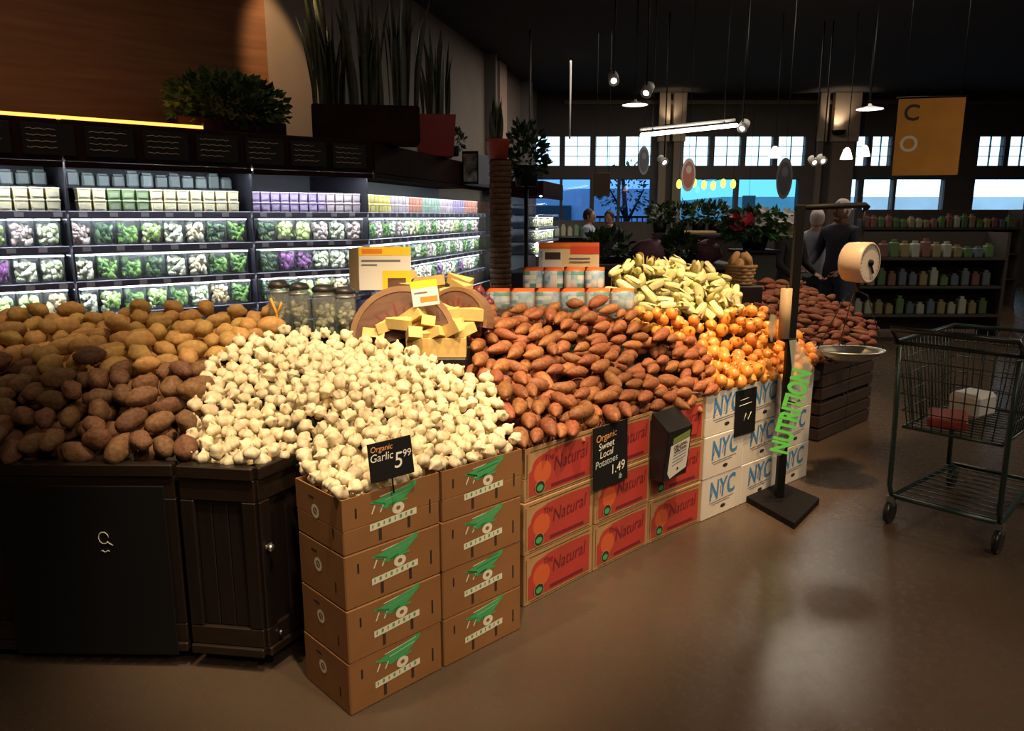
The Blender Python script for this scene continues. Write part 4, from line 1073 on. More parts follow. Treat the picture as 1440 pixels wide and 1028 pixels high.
def half_wheel(label, c, rad, thick, rx, ry, rz):
    pts = [(rad*math.cos(a_), rad*math.sin(a_)) for a_ in [math.pi*i/18 for i in range(19)]]
    t = thing('half_cheese_wheel', label, 'cheese', c, 0)
    t.rotation_euler = (rx, ry, rz)
    MB().prism(pts, 0, thick, 0).build('cut_face', M_RIND, t)
    rim = MB(); n_ = len(pts)
    for i in range(n_-1):
        (x0, z0), (x1, z1) = pts[i], pts[i+1]; k_ = 1.045
        rim.add([(x0*k_, -.004, z0*k_), (x1*k_, -.004, z1*k_), (x1*k_, thick+.006, z1*k_), (x0*k_, thick+.006, z0*k_), (x0*.93, -.004, z0*.93), (x1*.93, -.004, z1*.93)], [(0,1,2,3),(0,4,5,1)])
    rim.build('rind_band', M_RINDF, t)
    sc_ = MB()
    for i in range(7):
        a_ = R(40+i*17); r0 = rad*.30; r1 = rad*(.62+.1*(i % 2)); w = .006
        sc_.add([(r0*math.cos(a_)-w, -.0012, r0*math.sin(a_)), (r0*math.cos(a_)+w, -.0012, r0*math.sin(a_)), (r1*math.cos(a_)+w*.6, -.0012, r1*math.sin(a_)), (r1*math.cos(a_)-w*.6, -.0012, r1*math.sin(a_))], [(0,1,2,3)])
    sc_.build('scored_marks', M_MAROON, t)
    return t
half_wheel('large brown half wheel propped up behind the garlic', PY(567, 476, 3.54), .245, .10, R(-16), R(-14), R(6))
half_wheel('smaller brown half wheel standing by the red onions', PY(640, 452, 3.70), .165, .09, R(-10), R(8), R(-22))
rs = random.Random(21)
wsh = []
for k in range(4):
    L_, h_, w_ = .10+.012*k, .034+.004*k, .055
    wsh.append(MB().add([(0, -.004, 0), (0, .004, 0), (L_, w_*.62, 0), (L_, -w_*.62, 0), (0, -.004, h_*1.25), (0, .004, h_*1.25), (L_, w_*.62, h_*1.25), (L_, -w_*.62, h_*1.25)],
                        [(0,1,2,3),(7,6,5,4),(0,4,5,1),(1,5,6,2),(2,6,7,3),(3,7,4,0)]).mesh('cheese_wedge', M_CHEESE))
cw_px = [(522,463,3.50),(545,461,3.50),(556,452,3.52),(578,452,3.55),(590,462,3.53),(604,452,3.58),(618,462,3.52),(632,470,3.50),(645,462,3.53),(655,470,3.50),(640,450,3.58),(622,445,3.62),(606,438,3.65),
         (628,428,3.72),(640,434,3.70),(648,415,3.78),(632,408,3.82),(618,400,3.86),(604,395,3.90),(590,392,3.92),(575,393,3.94),(560,398,3.92),(645,396,3.86),(652,440,3.62),(612,470,3.49),(598,472,3.49),(585,474,3.49),(640,388,3.95)]
for i, (x, y, Y) in enumerate(cw_px):
    p = PY(x, y+6, Y)
    o = place('cheese_wedge', wsh[i % 4], None, p - Vector((.045, 0, .012)), (rs.uniform(-.4, .4), rs.uniform(-.5, .5), rs.uniform(-1.2, 1.2)))
    tag(o, 'pale yellow cheese wedge piled around the brown half wheels', 'cheese', 'yellow cheese wedges')
def card_sign(name, label, p, w, h, rx, rz, bands, cat='sign', th=.004, base_m=None):
    t = thing(name, label, cat, p, rz); t.rotation_euler = (rx, 0, rz)
    MB().cbox(-w/2, w/2, 0, th, 0, h, .001).build('card', base_m or M_PAPER, t)
    for i, (x0, x1, z0, z1, m, nm) in enumerate(bands):
        MB().add([(x0*w-w/2, -.0008-.0004*i, z0*h), (x1*w-w/2, -.0008-.0004*i, z0*h), (x1*w-w/2, -.0008-.0004*i, z1*h), (x0*w-w/2, -.0008-.0004*i, z1*h)], [(0,1,2,3)]).build(nm, m, t)
    return t
M_TANCARD = mat('tan_card', (.42, .31, .18), .7)
bl_ = PY(542, 408, 3.88); tr_ = PY(542, 347, 3.88)
cs = card_sign('cheese_sign', 'large white and yellow sign standing behind the brown half wheel', bl_, .268, tr_.z-bl_.z, R(-6), R(3),
          [(0, 1, .80, 1, M_YELINK, 'yellow_band'), (.06, .45, .84, .95, M_ORINK, 'title_print'), (.05, .8, .66, .70, M_GREYINK, 'text_line'), (.05, .35, .57, .60, M_GREYINK, 'text_line'), (.45, 1, .0, .45, M_YELINK, 'picture'), (.55, .9, .05, .28, M_RIND, 'picture_wheel')])
MB().add([(-.134, 0, 0), (-.134, 0, tr_.z-bl_.z), (-.20, .10, tr_.z-bl_.z-.01), (-.20, .10, 0)], [(0,1,2,3)]).build('side_card', M_TANCARD, cs)
p = PY(600, 430, 3.50); h_ = PY(600, 394, 3.50).z - p.z
card_sign('small_cheese_sign', 'small tilted yellow and white sign among the cheese wedges', p, .125, h_, R(-8), R(6),
          [(0, 1, .72, 1, M_YELINK, 'yellow_band'), (.3, .95, .15, .36, M_ORINK, 'title_print'), (.1, .6, .5, .56, M_GREYINK, 'text_line')]).rotation_euler[1] = R(-7)
# clear jars at the back of the garlic
M_JARG = clear('jar_glass', (.90, .94, .93), .16, .05, .10)
M_DLID = mat('dark_lid', (.03, .028, .03), .35)
M_CLOVE = mat('peeled_clove', (.80, .70, .48), .5, rnd=.1)
M_UTEN = mat('orange_wood', (.72, .36, .04), .5)
jl = ['clear jar holding an orange utensil at the end of the garlic', 'clear jar with a dark lid, second from the potatoes', 'clear jar of pale cloves with a dark lid', 'clear jar of pale cloves closest to the cheese sign']
for i, x in enumerate((396, 424, 458, 487)):
    Y = 3.52+.03*i; p = PY(x, 470, Y); zt = PY(x, 394+3*i, Y).z; h_ = zt-p.z; r_ = .052 if i != 2 else .060
    t = thing('glass_jar', jl[i], 'jar', p)
    MB().lathe([(.0001,0),(r_,0),(r_,h_*.72),(r_*.86,h_*.80),(r_*.86,h_*.86),(r_*.80,h_*.86),(r_*.80,h_*.80),(r_*.94,h_*.70),(r_*.94,.006),(.0001,.006)], 20).build('glass', M_JARG, t)
    MB().lathe([(.0001,h_*1.0),(r_*.6,h_*.99),(r_*.92,h_*.93),(r_*.92,h_*.87),(.0001,h_*.87)], 20).build('lid', M_DLID, t)
    MB().tube([(r_*.97*math.cos(a_), r_*.97*math.sin(a_), h_*.80) for a_ in [k*math.pi/8 for k in range(16)]], .003, 5, 0, True, True).build('wire_clamp', M_STEEL, t)
    b = MB()
    for k in range(26 if i != 0 else 8):
        a_ = rs.random()*6.28; q = r_*.72*math.sqrt(rs.random()); b.blob(Matrix.LocRotScale(Vector((q*math.cos(a_), q*math.sin(a_), .02+rs.random()*h_*.55)), Euler((rs.random()*6, rs.random()*6, 0)), Vector((.013, .011, .019))), 6, 5, 0, k, .2)
    stuff(b.build('cloves', M_CLOVE, t))
    if i == 0:
        MB().tube([(.0, -r_-.012, .0), (.004, -r_-.012, h_*.42), (-.022, -r_-.012, h_*.70)], .007, 6).tube([(.004, -r_-.012, h_*.40), (.030, -r_-.012, h_*.62)], .006, 6).build('utensil', M_UTEN, t)
# red onions between cheese and sweet potatoes
HR = Heap([(662,474,1.0),(686,466,1.02),(688,436,1.09),(684,412,1.16),(664,408,1.18),(660,440,1.08)])
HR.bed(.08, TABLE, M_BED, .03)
def pick_r(x, y, rs): return ('red_onion', ronion, rs.uniform(.062, .075), 'any', 'small purple onion wedged between the cheese and the sweet potatoes', 'onion', 'purple onions beside the cheese')
heap_items(HR, HR.darts(.052, 31, 0, 1500), pick_r, .2, 33, 300, 'red_onion_heap', 'lower layer of purple onions', .5, .06)

# ------------------------------------------------------------------ packets and their sign behind the sweet potatoes
M_ACR = clear('acrylic', (.95, .97, .97), .14, .05, .04)
M_PKB = mat('packet_blue', (.08, .32, .62), .35, col2=(.62, .70, .74), scale=22, rnd=.15)
M_PKO = mat('packet_orange', (.72, .14, .03), .4)
M_PKW = mat('packet_white', (.70, .72, .72), .4)
M_PKT = mat('packet_teal', (.10, .34, .32), .4)
def packet_mesh(w, h, d, seed=0):
    b = MB(); n = 6; m = 6; vs = []; fs = []
    for s_ in (1, -1):
        o = len(vs)
        for j in range(m+1):
            for i in range(n+1):
                u, v_ = i/n, j/m; t_ = (math.sin(math.pi*u)*math.sin(math.pi*v_))**.5 if 0 < u < 1 and 0 < v_ < 1 else 0
                vs.append((w*(u-.5), -s_*d*.5*t_, h*v_))
        for j in range(m):
            for i in range(n): fs.append((o+j*(n+1)+i, o+j*(n+1)+i+1, o+(j+1)*(n+1)+i+1, o+(j+1)*(n+1)+i))
    b.add(vs, fs, 0, True)
    rq = random.Random(seed)
    pat = [[rq.choice(c) for _ in range(3)] for c in ((1, 2, 0), (0, 3, 2), (0, 0, 3), (0, 3, 3), (0, 0, 2), (1,))]
    b.mi = [pat[(k % 36) // 6][(k % 6) // 2] for k in range(len(fs))]
    return b.mesh('snack_packet', M_PKB, M_PKO, M_PKT, M_PKW)
def packet_row(x0, x1, ya, yb, Y, n, where, grp):
    p0, p1 = PY(x0, yb, Y), PY(x1, yb, Y); h = PY((x0+x1)/2, ya, Y).z-p0.z; w = (p1.x-p0.x)/n
    ms_ = [packet_mesh(w*.97, h, .05, q) for q in range(4)]
    W = ['first', 'second', 'third', 'fourth', 'fifth', 'sixth', 'seventh']
    for i in range(n):
        o = place('snack_packet', ms_[(i*3+n) % 4], None, Vector((p0.x+w*(i+.5), Y+.03, p0.z)), (R(-6), 0, rs.uniform(-.05, .05)))
        tag(o, 'blue packet with an orange top, %s along the %s' % (W[i], where), 'packet', grp)
    return p0, p1, h
p0, p1, h_ = packet_row(682, 893, 406, 440, 4.32, 6, 'front packet row', 'packets in the clear tray')
ac = thing('acrylic_tray', 'clear acrylic tray holding the front row of packets', 'tray', (0, 0, 0))
MB().box(p0.x-.01, p1.x+.01, 4.29, 4.293, p0.z-.02, p0.z+h_*.9).build('front_panel', M_ACR, ac)
for x in (p0.x-.014, p1.x+.011): MB().box(x, x+.003, 4.29, 4.44, p0.z-.02, p0.z+h_*.9).build('end_panel', M_ACR, ac)
MB().box(p0.x-.01, p1.x+.01, 4.294, 4.44, p0.z-.006, p0.z-.002).build('tray_floor', M_ACR, ac)
step(p0.x-.02, p1.x+.02, 4.30, 4.46, p0.z-.021)
q0, q1, h2 = packet_row(735, 851, 376, 411, 4.72, 4, 'back packet row', 'packets under the orange sign')
step(q0.x-.10, q1.x+.05, 4.63, 4.95, q0.z-.002, 'tier', mat('rust_board', (.30, .08, .03), .7))
p = PY(800, 381, 4.86); hh = PY(800, 341, 4.86).z-p.z; w_ = PY(842, 360, 4.86).x-PY(757, 360, 4.86).x
M_CRCARD = mat('cream_card', (.72, .58, .36), .7)
os_ = card_sign('packet_sign', 'orange, cream and blue sign standing above the packets', p, w_, hh, R(-4), 0,
          [(0, 1, .78, 1, M_PKO, 'orange_band'), (.02, .52, .84, .96, M_ORINK, 'title_print'), (.52, 1, .60, .86, mat('red_card', (.62, .06, .02), .6), 'red_band'), (0, .38, 0, .70, M_PKW, 'picture'), (.10, .36, .40, .66, M_DARKINK, 'picture_dark'), (0, .06, 0, .7, M_PKB, 'picture_blue'), (.50, .85, .42, .46, M_GREYINK, 'text_line'), (.50, .85, .30, .34, M_GREYINK, 'text_line'), (.55, 1, .02, .12, M_YELINK, 'yellow_strip')], 'sign', .004, M_CRCARD)
MB().cbox(-.02, .02, .004, .02, -.10, .10, .002).build('stake', M_BLACK, os_)
os_.location.z = p.z

# ------------------------------------------------------------------ crates under the far yams, basket, purple crates
M_CRATE = mat('crate_brown', (.040, .020, .013), .75, col2=(.028, .014, .009), scale=4, stretch=(1, 6, 6))
ya_, yb_ = PZ(1150, 622, 0), PZ(1222, 590, 0); d = yb_-ya_; ua = math.atan2(d.y, d.x); cl = d.length/2
def slat_crate(label, p, rz, w, dp, h, grp):
    t = thing('wooden_crate', label, 'crate', p, rz, grp)
    for k in range(3):
        z0 = .01 + k*(h-.01)/3; z1 = z0 + (h-.01)/3-.016
        MB().cbox(0, w, 0, .012, z0, z1, .002).build('slat', M_CRATE, t); MB().cbox(0, w, dp-.012, dp, z0, z1, .002).build('slat', M_CRATE, t)
        MB().cbox(0, .012, .0125, dp-.0125, z0, z1, .002).build('slat', M_CRATE, t); MB().cbox(w-.012, w, .0125, dp-.0125, z0, z1, .002).build('slat', M_CRATE, t)
    for sx in (.013, w-.045):
        for sy in (.013, dp-.045): MB().box(sx, sx+.032, sy, sy+.032, 0, h).build('corner_post', M_CRATE, t)
    MB().box(.05, w-.05, .0125, dp-.0125, .012, h-.02).build('crate_liner', M_BED, t)
for c in range(2):
    for k in range(2):
        slat_crate('dark slatted crate under the far yams, %s, %s' % (('lower', 'upper')[k], ('behind the stand', 'at the open end')[c]), ya_ + d.normalized()*(cl*c) + Vector((0, 0, k*.30)), ua, cl-.01, .6, .295, 'dark crates under the yams')
nc = Vector((-math.sin(ua), math.cos(ua), 0)); plinth([(ya_ + nc*.64)[:2], (yb_ + nc*.64)[:2], (2.75, 6.85), (2.0, 6.5)], .55)
M_BASK = mat('tan_wicker', (.50, .30, .13), .7, col2=(.36, .20, .08), scale=24)
bk = PY(1040, 400, 5.75); ztop = PY(1040, 372, 5.75).z
t = thing('wicker_basket', 'tan wicker basket of brown bundles beside the pale heads', 'basket', bk)
h_ = ztop-bk.z
for i in range(6):
    z = h_*i/6; r_ = .085+.035*i/6; MB().lathe([(r_, z), (r_+.010, z+h_/12), (r_+.004, z+h_/6)], 16, 0, None, True, lambda a, zz, j: 1+.03*math.cos(8*a+i*3.14), False).build('woven_ring', M_BASK, t)
MB().lathe([(.0001,.004),(.085,.004)], 16, 0, None, True, None, False).build('basket_base', M_BASK, t)
for i in range(6):
    a_ = i*1.05; tag(place('paper_bundle', potato_mesh(40+i, mat('kraft_bundle', (.50, .29, .13), .7, rnd=.2), 1.5, .4, 'paper_bundle'), None, bk + Vector((.05*math.cos(a_), .05*math.sin(a_), h_+.005+.03*(i % 2))), (0, rs.uniform(.6, 1.4), a_), (.085,)*3), 'brown bundle sticking out of the tan wicker basket', 'bundle', 'bundles in the wicker basket')
step(bk.x-.14, bk.x+.14, 5.62, 5.90, bk.z-.002)
M_PURP = mat('purple_net', (.20, .085, .13), .7, col2=(.13, .05, .085), scale=30)
M_TABLE2 = mat('far_table_dark', (.040, .030, .026), .7)
def far_table(label, xa, xb, Y0, Y1, z):
    t = thing('display_table', label, 'table', ((xa+xb)/2, (Y0+Y1)/2, 0)); w = (xb-xa)/2; dd = (Y1-Y0)/2
    MB().cbox(-w, w, -dd, dd, z-.05, z, .01).build('table_top', M_TABLE2, t)
    MB().cbox(-w+.03, w-.03, -dd+.03, dd-.03, 0, z-.051, .01).build('skirt', M_BED, t)
    return t
far_table('long dark table behind the pale heads carrying purple sacks', PY(815, 330, 7.2).x, PY(1035, 330, 7.2).x, 6.9, 7.7, 1.16)
def sack(label, x0, x1, ya, yb, Y):
    p = PY((x0+x1)/2, yb, Y); w = PY(x1, yb, Y).x-PY(x0, yb, Y).x; h = PY(x0, ya, Y).z-p.z; p.z = 1.161
    t = thing('purple_sack', label, 'sack', p)
    b = MB().blob(Matrix.Translation((0, .1, h*.46)) @ Matrix.Diagonal((w*.52, .13, h*.50, 1)), 16, 10, 0, x0, .25); b.build('sack_body', M_PURP, t)
    MB().lathe([(.03, h*.86), (.02, h*.97), (.05, h*1.08)], 10, 0, Matrix.Translation((w*.2, .1, 0)), True, None, False).build('tied_neck', M_PURP, t)
sack('square purple net sack behind the leafy heads, by the post', 893, 938, 325, 360, 7.1)
sack('rounded purple net sack beside the flowering plant', 978, 1018, 328, 362, 7.1)
for i, (x0, x1, nm) in enumerate([(820, 890, 'dark green leafy bunch behind the packet sign'), (940, 976, 'dark green leafy bunch between the purple sacks')]):
    p = PY((x0+x1)/2, 360, 7.2); t = thing('leafy_bunch', nm, 'greens', (p.x, 7.3, 1.161))
    leaf_cloud(260, (.24 if i == 0 else .13, .18, .16), .10, 70+i, M_LEAF2, 'foliage', t).location = (0, 0, .12)
    MB().cbox(-.2 if i == 0 else -.1, .2 if i == 0 else .1, -.12, .12, 0, .06, .005).build('tub', M_BLACK, t)

# ------------------------------------------------------------------ shopping cart
M_CART = mat('dark_green_cart', (.012, .032, .026), .35, spec=.5)
M_CARTG = mat('cart_grey', (.16, .17, .17), .4, metal=.5)
ct = thing('shopping_cart', 'dark green wire shopping cart at the edge of the aisle', 'cart', (2.44, 3.80, 0), RZ)
def wire(nm, pls, r, m=M_CART):
    b = MB()
    for q in pls: b.tube(q, r, 5)
    return b.build(nm, m, ct)
def rect(x0, x1, y0, y1, z): return [(x0, y0, z), (x1, y0, z), (x1, y1, z), (x0, y1, z), (x0, y0, z)]
wire('rim', [rect(-.44, .46, -.28, .28, .98)], .011)
wire('basket_floor_frame', [rect(-.38, .38, -.22, .22, .54)], .009)
def lerp3(a_, b_, t_): return tuple(a_[i]+(b_[i]-a_[i])*t_ for i in range(3))
tp = [(-.44, -.28, .98), (.46, -.28, .98), (.46, .28, .98), (-.44, .28, .98)]; bt = [(-.38, -.22, .54), (.38, -.22, .54), (.38, .22, .54), (-.38, .22, .54)]
for sname, i in (('side_grid', 0), ('front_grid', 1), ('side_grid', 2), ('rear_grid', 3)):
    j = (i+1) % 4; pls = []; n_ = 16 if i % 2 == 0 else 10
    for k in range(1, n_): pls.append([lerp3(tp[i], tp[j], k/n_), lerp3(bt[i], bt[j], k/n_)])
    for k in range(1, 5): pls.append([lerp3(tp[i], bt[i], k/5), lerp3(tp[j], bt[j], k/5)])
    wire(sname, pls, .0032)
wire('floor_grid', [[(-.38+.76*k/14, -.22, .54), (-.38+.76*k/14, .22, .54)] for k in range(1, 14)], .0032)
wire('chassis', [[(-.44, s_*.26, .96), (-.42, s_*.25, .60), (-.40, s_*.25, .22), (-.36, s_*.25, .15), (.46, s_*.20, .15)] for s_ in (-1, 1)] + [[(-.36, -.25, .15), (-.36, .25, .15)], [(.46, -.20, .15), (.46, .20, .15)]] + [[(.36, s_*.21, .54), (.40, s_*.21, .15)] for s_ in (-1, 1)], .013)
wire('lower_rack', [[(-.34+.78*k/10, -.22, .16), (-.34+.78*k/10, .22, .16)] for k in range(11)], .004)
wire('push_bar', [[(-.44, -.27, .98), (-.54, -.27, 1.06), (-.54, .27, 1.06), (-.44, .27, .98)]], .015, M_BPLAST)
for sx, sy in ((-.36, -.25), (-.36, .25), (.46, -.20), (.46, .20)):
    c_ = MB().box(sx-.018, sx+.018, sy-.018, sy+.018, .10, .15).build('caster_fork', M_CARTG, ct)
    MB().lathe([(.015,-.016),(.055,-.016),(.062,-.008),(.062,.008),(.055,.016),(.015,.016)], 16, 0, Matrix.Translation((sx, sy, .062)) @ Matrix.Rotation(math.pi/2, 4, 'X')).build('wheel', M_BPLAST, c_)
def cart_at(x, y, z): return Vector((2.44, 3.80, 0)) + U*x + NN*y + Vector((0, 0, z))
o = place('meat_tray', MB().cbox(-.13, .13, -.09, .09, 0, .05, .01).mesh('meat_tray', mat('red_pack', (.30, .05, .035), .4)), None, cart_at(-.18, .08, .548), (0, 0, RZ+.3)); tag(o, 'flat red packet lying in the shopping cart', 'packet')
o = place('paper_parcel', MB().cbox(-.10, .10, -.08, .08, 0, .13, .02).mesh('paper_parcel', M_PAPER), None, cart_at(.10, .05, .548), (0, 0, RZ-.2)); tag(o, 'white paper parcel standing in the shopping cart', 'parcel')

# ------------------------------------------------------------------ people
M_SKIN = mat('skin', (.46, .26, .17), .55); M_SKIN2 = mat('skin_dark', (.17, .085, .05), .55)
def person(label, pos, yaw, mats_, hair, h=1.70, arms=((.10, -.30, 1.05), (.10, -.30, 1.05)), head_yaw=0.0, head_tilt=0.0, hat=None, stride=.0):
    """mats_: skin, top, trousers, shoes. Faces local -Y. arms: wrist places (x outward from shoulder line, y, z)"""
    k = h/1.70; me = bpy.data.meshes.new('person'); V = []; E_ = []; Rr = []
    def node(p, r, par=None):
        V.append(Vector(p)); Rr.append(r)
        if par is not None: E_.append((par, len(V)-1))
        return len(V)-1
    pel = node((0, 0, .96), (.155, .115)); wa = node((0, .0, 1.10), (.140, .100), pel); ch = node((0, 0, 1.28), (.165, .115), wa); up = node((0, .0, 1.40), (.135, .09), ch); nk = node((0, 0, 1.48), (.055, .055), up); node((0, -.01, 1.56), (.055, .06), nk)
    wr = []
    for s_, (ax_, ay_, az_) in zip((-1, 1), arms):
        sh = node((s_*.175, 0, 1.39), (.068, .068), up); wpt = Vector((s_*(.175+ax_), ay_, az_)); mid = (Vector((s_*.175, 0, 1.39))+wpt)/2 + Vector((s_*.05, .07, -.05))
        el = node(mid, (.052, .052), sh); w_i = node(wpt, (.034, .030), el); wr.append((wpt, (wpt-mid).normalized(), s_))
        hp = node((s_*.085, 0, .90), (.092, .095), pel); kn = node((s_*.095, -.02+s_*stride*.5, .50), (.062, .066), hp); an = node((s_*.10, .02+s_*stride, .10), (.042, .045), kn); node((s_*.105, -.13+s_*stride, .04), (.042, .032), an)
    me.from_pydata([v*1.0 for v in V], E_, []); o = bpy.data.objects.new('person', me); COL.objects.link(o)
    md = o.modifiers.new('skin', 'SKIN')
    if not me.skin_vertices: 
        bm = bmesh.new(); bm.from_mesh(me); bm.verts.layers.skin.verify(); bm.to_mesh(me); bm.free()
    for i, sv in enumerate(me.skin_vertices[0].data): sv.radius = Rr[i]; sv.use_root = (i == 0)
    o.modifiers.new('sub', 'SUBSURF').levels = 2
    o.modifiers['sub'].render_levels = 2
    dg = bpy.context.evaluated_depsgraph_get(); m2 = bpy.data.meshes.new_from_object(o.evaluated_get(dg))
    b = MB(); b.add([v.co for v in m2.vertices], [tuple(f.vertices) for f in m2.polygons], 0, True)
    cz = [f.center.copy() for f in m2.polygons]
    b.mi = [3 if c.z < .085 else 2 if c.z < .93 and not any((c-w[0]).length < .35 and abs(c.x) > .20 for w in wr) else 0 if (c.z > 1.455 and abs(c.x) < .09) or any((c-w[0]).dot(w[1]) > -.01 and (c-w[0]).length < .09 for w in wr) else 1 for c in cz]
    bpy.data.objects.remove(o); bpy.data.meshes.remove(m2)
    HM = Matrix.Translation((0, -.015, 1.60)) @ Matrix.Rotation(head_yaw, 4, 'Z') @ Matrix.Rotation(head_tilt, 4, 'X')
    b.blob(HM @ Matrix.Diagonal((.074, .092, .112, 1)), 16, 12, 0, 1, .02)
    b.blob(HM @ Matrix.Translation((0, -.088, -.012)) @ Matrix.Diagonal((.014, .020, .026, 1)), 8, 6, 0, 1, 0)           # nose
    b.blob(HM @ Matrix.Translation((0, -.060, -.085)) @ Matrix.Diagonal((.035, .028, .026, 1)), 8, 6, 0, 1, 0)          # chin
    for s_ in (-1, 1):
        b.blob(HM @ Matrix.Translation((s_*.074, .01, -.005)) @ Matrix.Diagonal((.010, .020, .030, 1)), 8, 6, 0, 1, 0)   # ear
        b.blob(HM @ Matrix.Translation((s_*.030, -.080, .012)) @ Matrix.Diagonal((.012, .008, .007, 1)), 8, 5, 4, 1, 0)  # eye
    b.blob(HM @ Matrix.Translation((0, -.084, -.050)) @ Matrix.Diagonal((.022, .008, .006, 1)), 8, 5, 5, 1, 0)           # mouth
    for wpt, d_, s_ in wr:                                                                                               # hands
        sd = d_.cross(Vector((0, 0, 1))); sd = sd.normalized() if sd.length > .1 else Vector((1, 0, 0)); dn = sd.cross(d_).normalized()
        q = d_.to_track_quat('Z', 'Y').to_matrix().to_4x4(); pc = wpt + d_*.045
        b.blob(Matrix.Translation(pc) @ Matrix((sd, dn, d_)).transposed().to_4x4() @ Matrix.Diagonal((.040, .016, .052, 1)), 10, 8, 0, 1, 0)
        for f_ in range(4):
            r0 = pc + d_*.035 + sd*(.026-.0175*f_); L_ = (.066, .076, .070, .055)[f_]
            b.tube([r0, r0 + d_*L_*.5 + dn*.006, r0 + d_*L_*.8 + dn*.026, r0 + d_*L_*.85 + dn*.042], [.009, .0085, .008, .006], 6, 0)
        b.tube([pc - d_*.02 + sd*.034, pc + d_*.015 + sd*.055 + dn*.012, pc + d_*.045 + sd*.052 + dn*.03], [.011, .010, .007], 6, 0)
    ob = b.build('person', [mats_[0], mats_[1], mats_[2], mats_[3], M_DARKINK, mat('lip', (.30, .10, .08), .5)], None, pos, (0, 0, yaw)); ob.scale = (k, k, k)
    tag(ob, label, 'person')
    hm = MB(); vs = []; 
    hb = MB().blob(HM @ Matrix.Translation((0, .018, .022)) @ Matrix.Diagonal((.083, .094, .108, 1)), 16, 12, 0, 3, .08)
    keep = [f for f in hb.f if not all((HM.inverted() @ Vector(hb.v[i])).y < -.035 and (HM.inverted() @ Vector(hb.v[i])).z < .06 for i in f)]
    hb.f = keep; hb.mi = [0]*len(keep); hb.sm = [True]*len(keep)
    hb.build('hair' if not hat else 'cap', hair, ob)
    return ob
M_NAVY = mat('navy_cloth', (.018, .020, .045), .8, col2=(.035, .03, .04), scale=60)
M_PALE = mat('pale_blue_cloth', (.50, .58, .72), .8, var=.2, scale=12)
M_DKCL = mat('dark_cloth', (.022, .020, .022), .85)
M_JEAN = mat('dark_denim', (.03, .035, .06), .85)
M_SHOE = mat('shoe', (.015, .013, .012), .5)
M_HAIRD = mat('dark_hair', (.025, .016, .012), .6); M_HAIRB = mat('brown_hair', (.16, .07, .03), .6); M_CAPW = mat('pinkish_cap', (.72, .60, .60), .8)
def stand_at(px, py, Y, h=1.7): q = PY(px, py, Y); return Vector((q.x, Y, 0))
person('person in a dark navy coat and pale cap looking toward the table', stand_at(1184, 300, 8.3), R(-60), (M_SKIN2, M_NAVY, M_JEAN, M_SHOE), M_CAPW, 1.76, ((.03, -.20, 1.02), (.03, -.22, 1.0)), R(-10), 0, True)
person('person in a white and pale blue jacket beside the navy coat', stand_at(1150, 300, 8.7), R(160), (M_SKIN, M_PALE, M_JEAN, M_SHOE), M_CAPW, 1.66, ((.05, -.18, .95), (.08, -.25, 1.05)), 0, 0, True)
person('person in dark clothes looking down beside the flowering plant', stand_at(1113, 315, 7.9), R(35), (M_SKIN, M_DKCL, M_JEAN, M_SHOE), M_HAIRB, 1.62, ((.02, -.20, 1.04), (.02, -.22, 1.06)), R(10), R(18))
person('distant person in a pale blue shirt near the blue windows', stand_at(828, 305, 12.5), R(70), (M_SKIN, M_PALE, M_JEAN, M_SHOE), M_HAIRD, 1.70, ((.05, -.15, .95), (.05, -.1, .92)), 0, 0, None, .12)
person('distant person in dark clothes leaning near the blue windows', stand_at(857, 305, 12.0), R(-30), (M_SKIN, M_NAVY, M_JEAN, M_SHOE), M_HAIRD, 1.66, ((.05, -.25, 1.0), (.05, -.28, 1.02)), 0, R(15))

# ------------------------------------------------------------------ lamps, hanging signs, banner
M_LAMP = emis('lamp_glow', (1, .93, .82), 9); M_LAMPW = emis('lamp_warm', (1, .80, .52), 5)
M_WHITEM = mat('white_metal', (.55, .54, .53), .5)
def pendant(label, px, py, Y, r, grp=None):
    p = PY(px, py, Y); t = thing('pendant_lamp', label, 'lamp', p, 0, grp)
    MB().lathe([(r, 0), (r*.99, .010), (r*.5, .030), (r*.15, .045), (.02, .07), (.0001, .07)], 24, 0, None, True, None, False).build('shade', M_WHITEM, t)
    MB().lathe([(.0001, .010), (r*.94, .006)], 24, 0, None, False, None, False).build('glowing_disc', M_LAMP, t)
    MB().tube([(0, 0, .06), (0, 0, 4.35-p.z)], .010, 6).build('stem', M_BLACK, t)
    return t
pendant('flat white pendant lamp hanging in front of the pale pier', 893, 148, 10, .165)
pendant('flat white pendant lamp hanging beside the orange banner', 1223, 154, 10, .165)
def cone_lamp(label, px, py, Y):
    p = PY(px, py, Y); t = thing('cone_lamp', label, 'lamp', p)
    MB().lathe([(.085, 0), (.045, .13), (.02, .16), (.0001, .16)], 16, 0, None, True, None, False).build('shade', M_LAMPW, t)
    MB().tube([(0, 0, .15), (0, 0, 4.35-p.z)], .006, 5).build('cord', M_BLACK, t)
cone_lamp('small glowing cone lamp against the pale windows', 1089, 222, 11)
cone_lamp('small glowing cone lamp beside the dark pier', 1190, 224, 11)
cone_lamp('small glowing cone lamp in front of the narrow window', 1215, 220, 11.5)
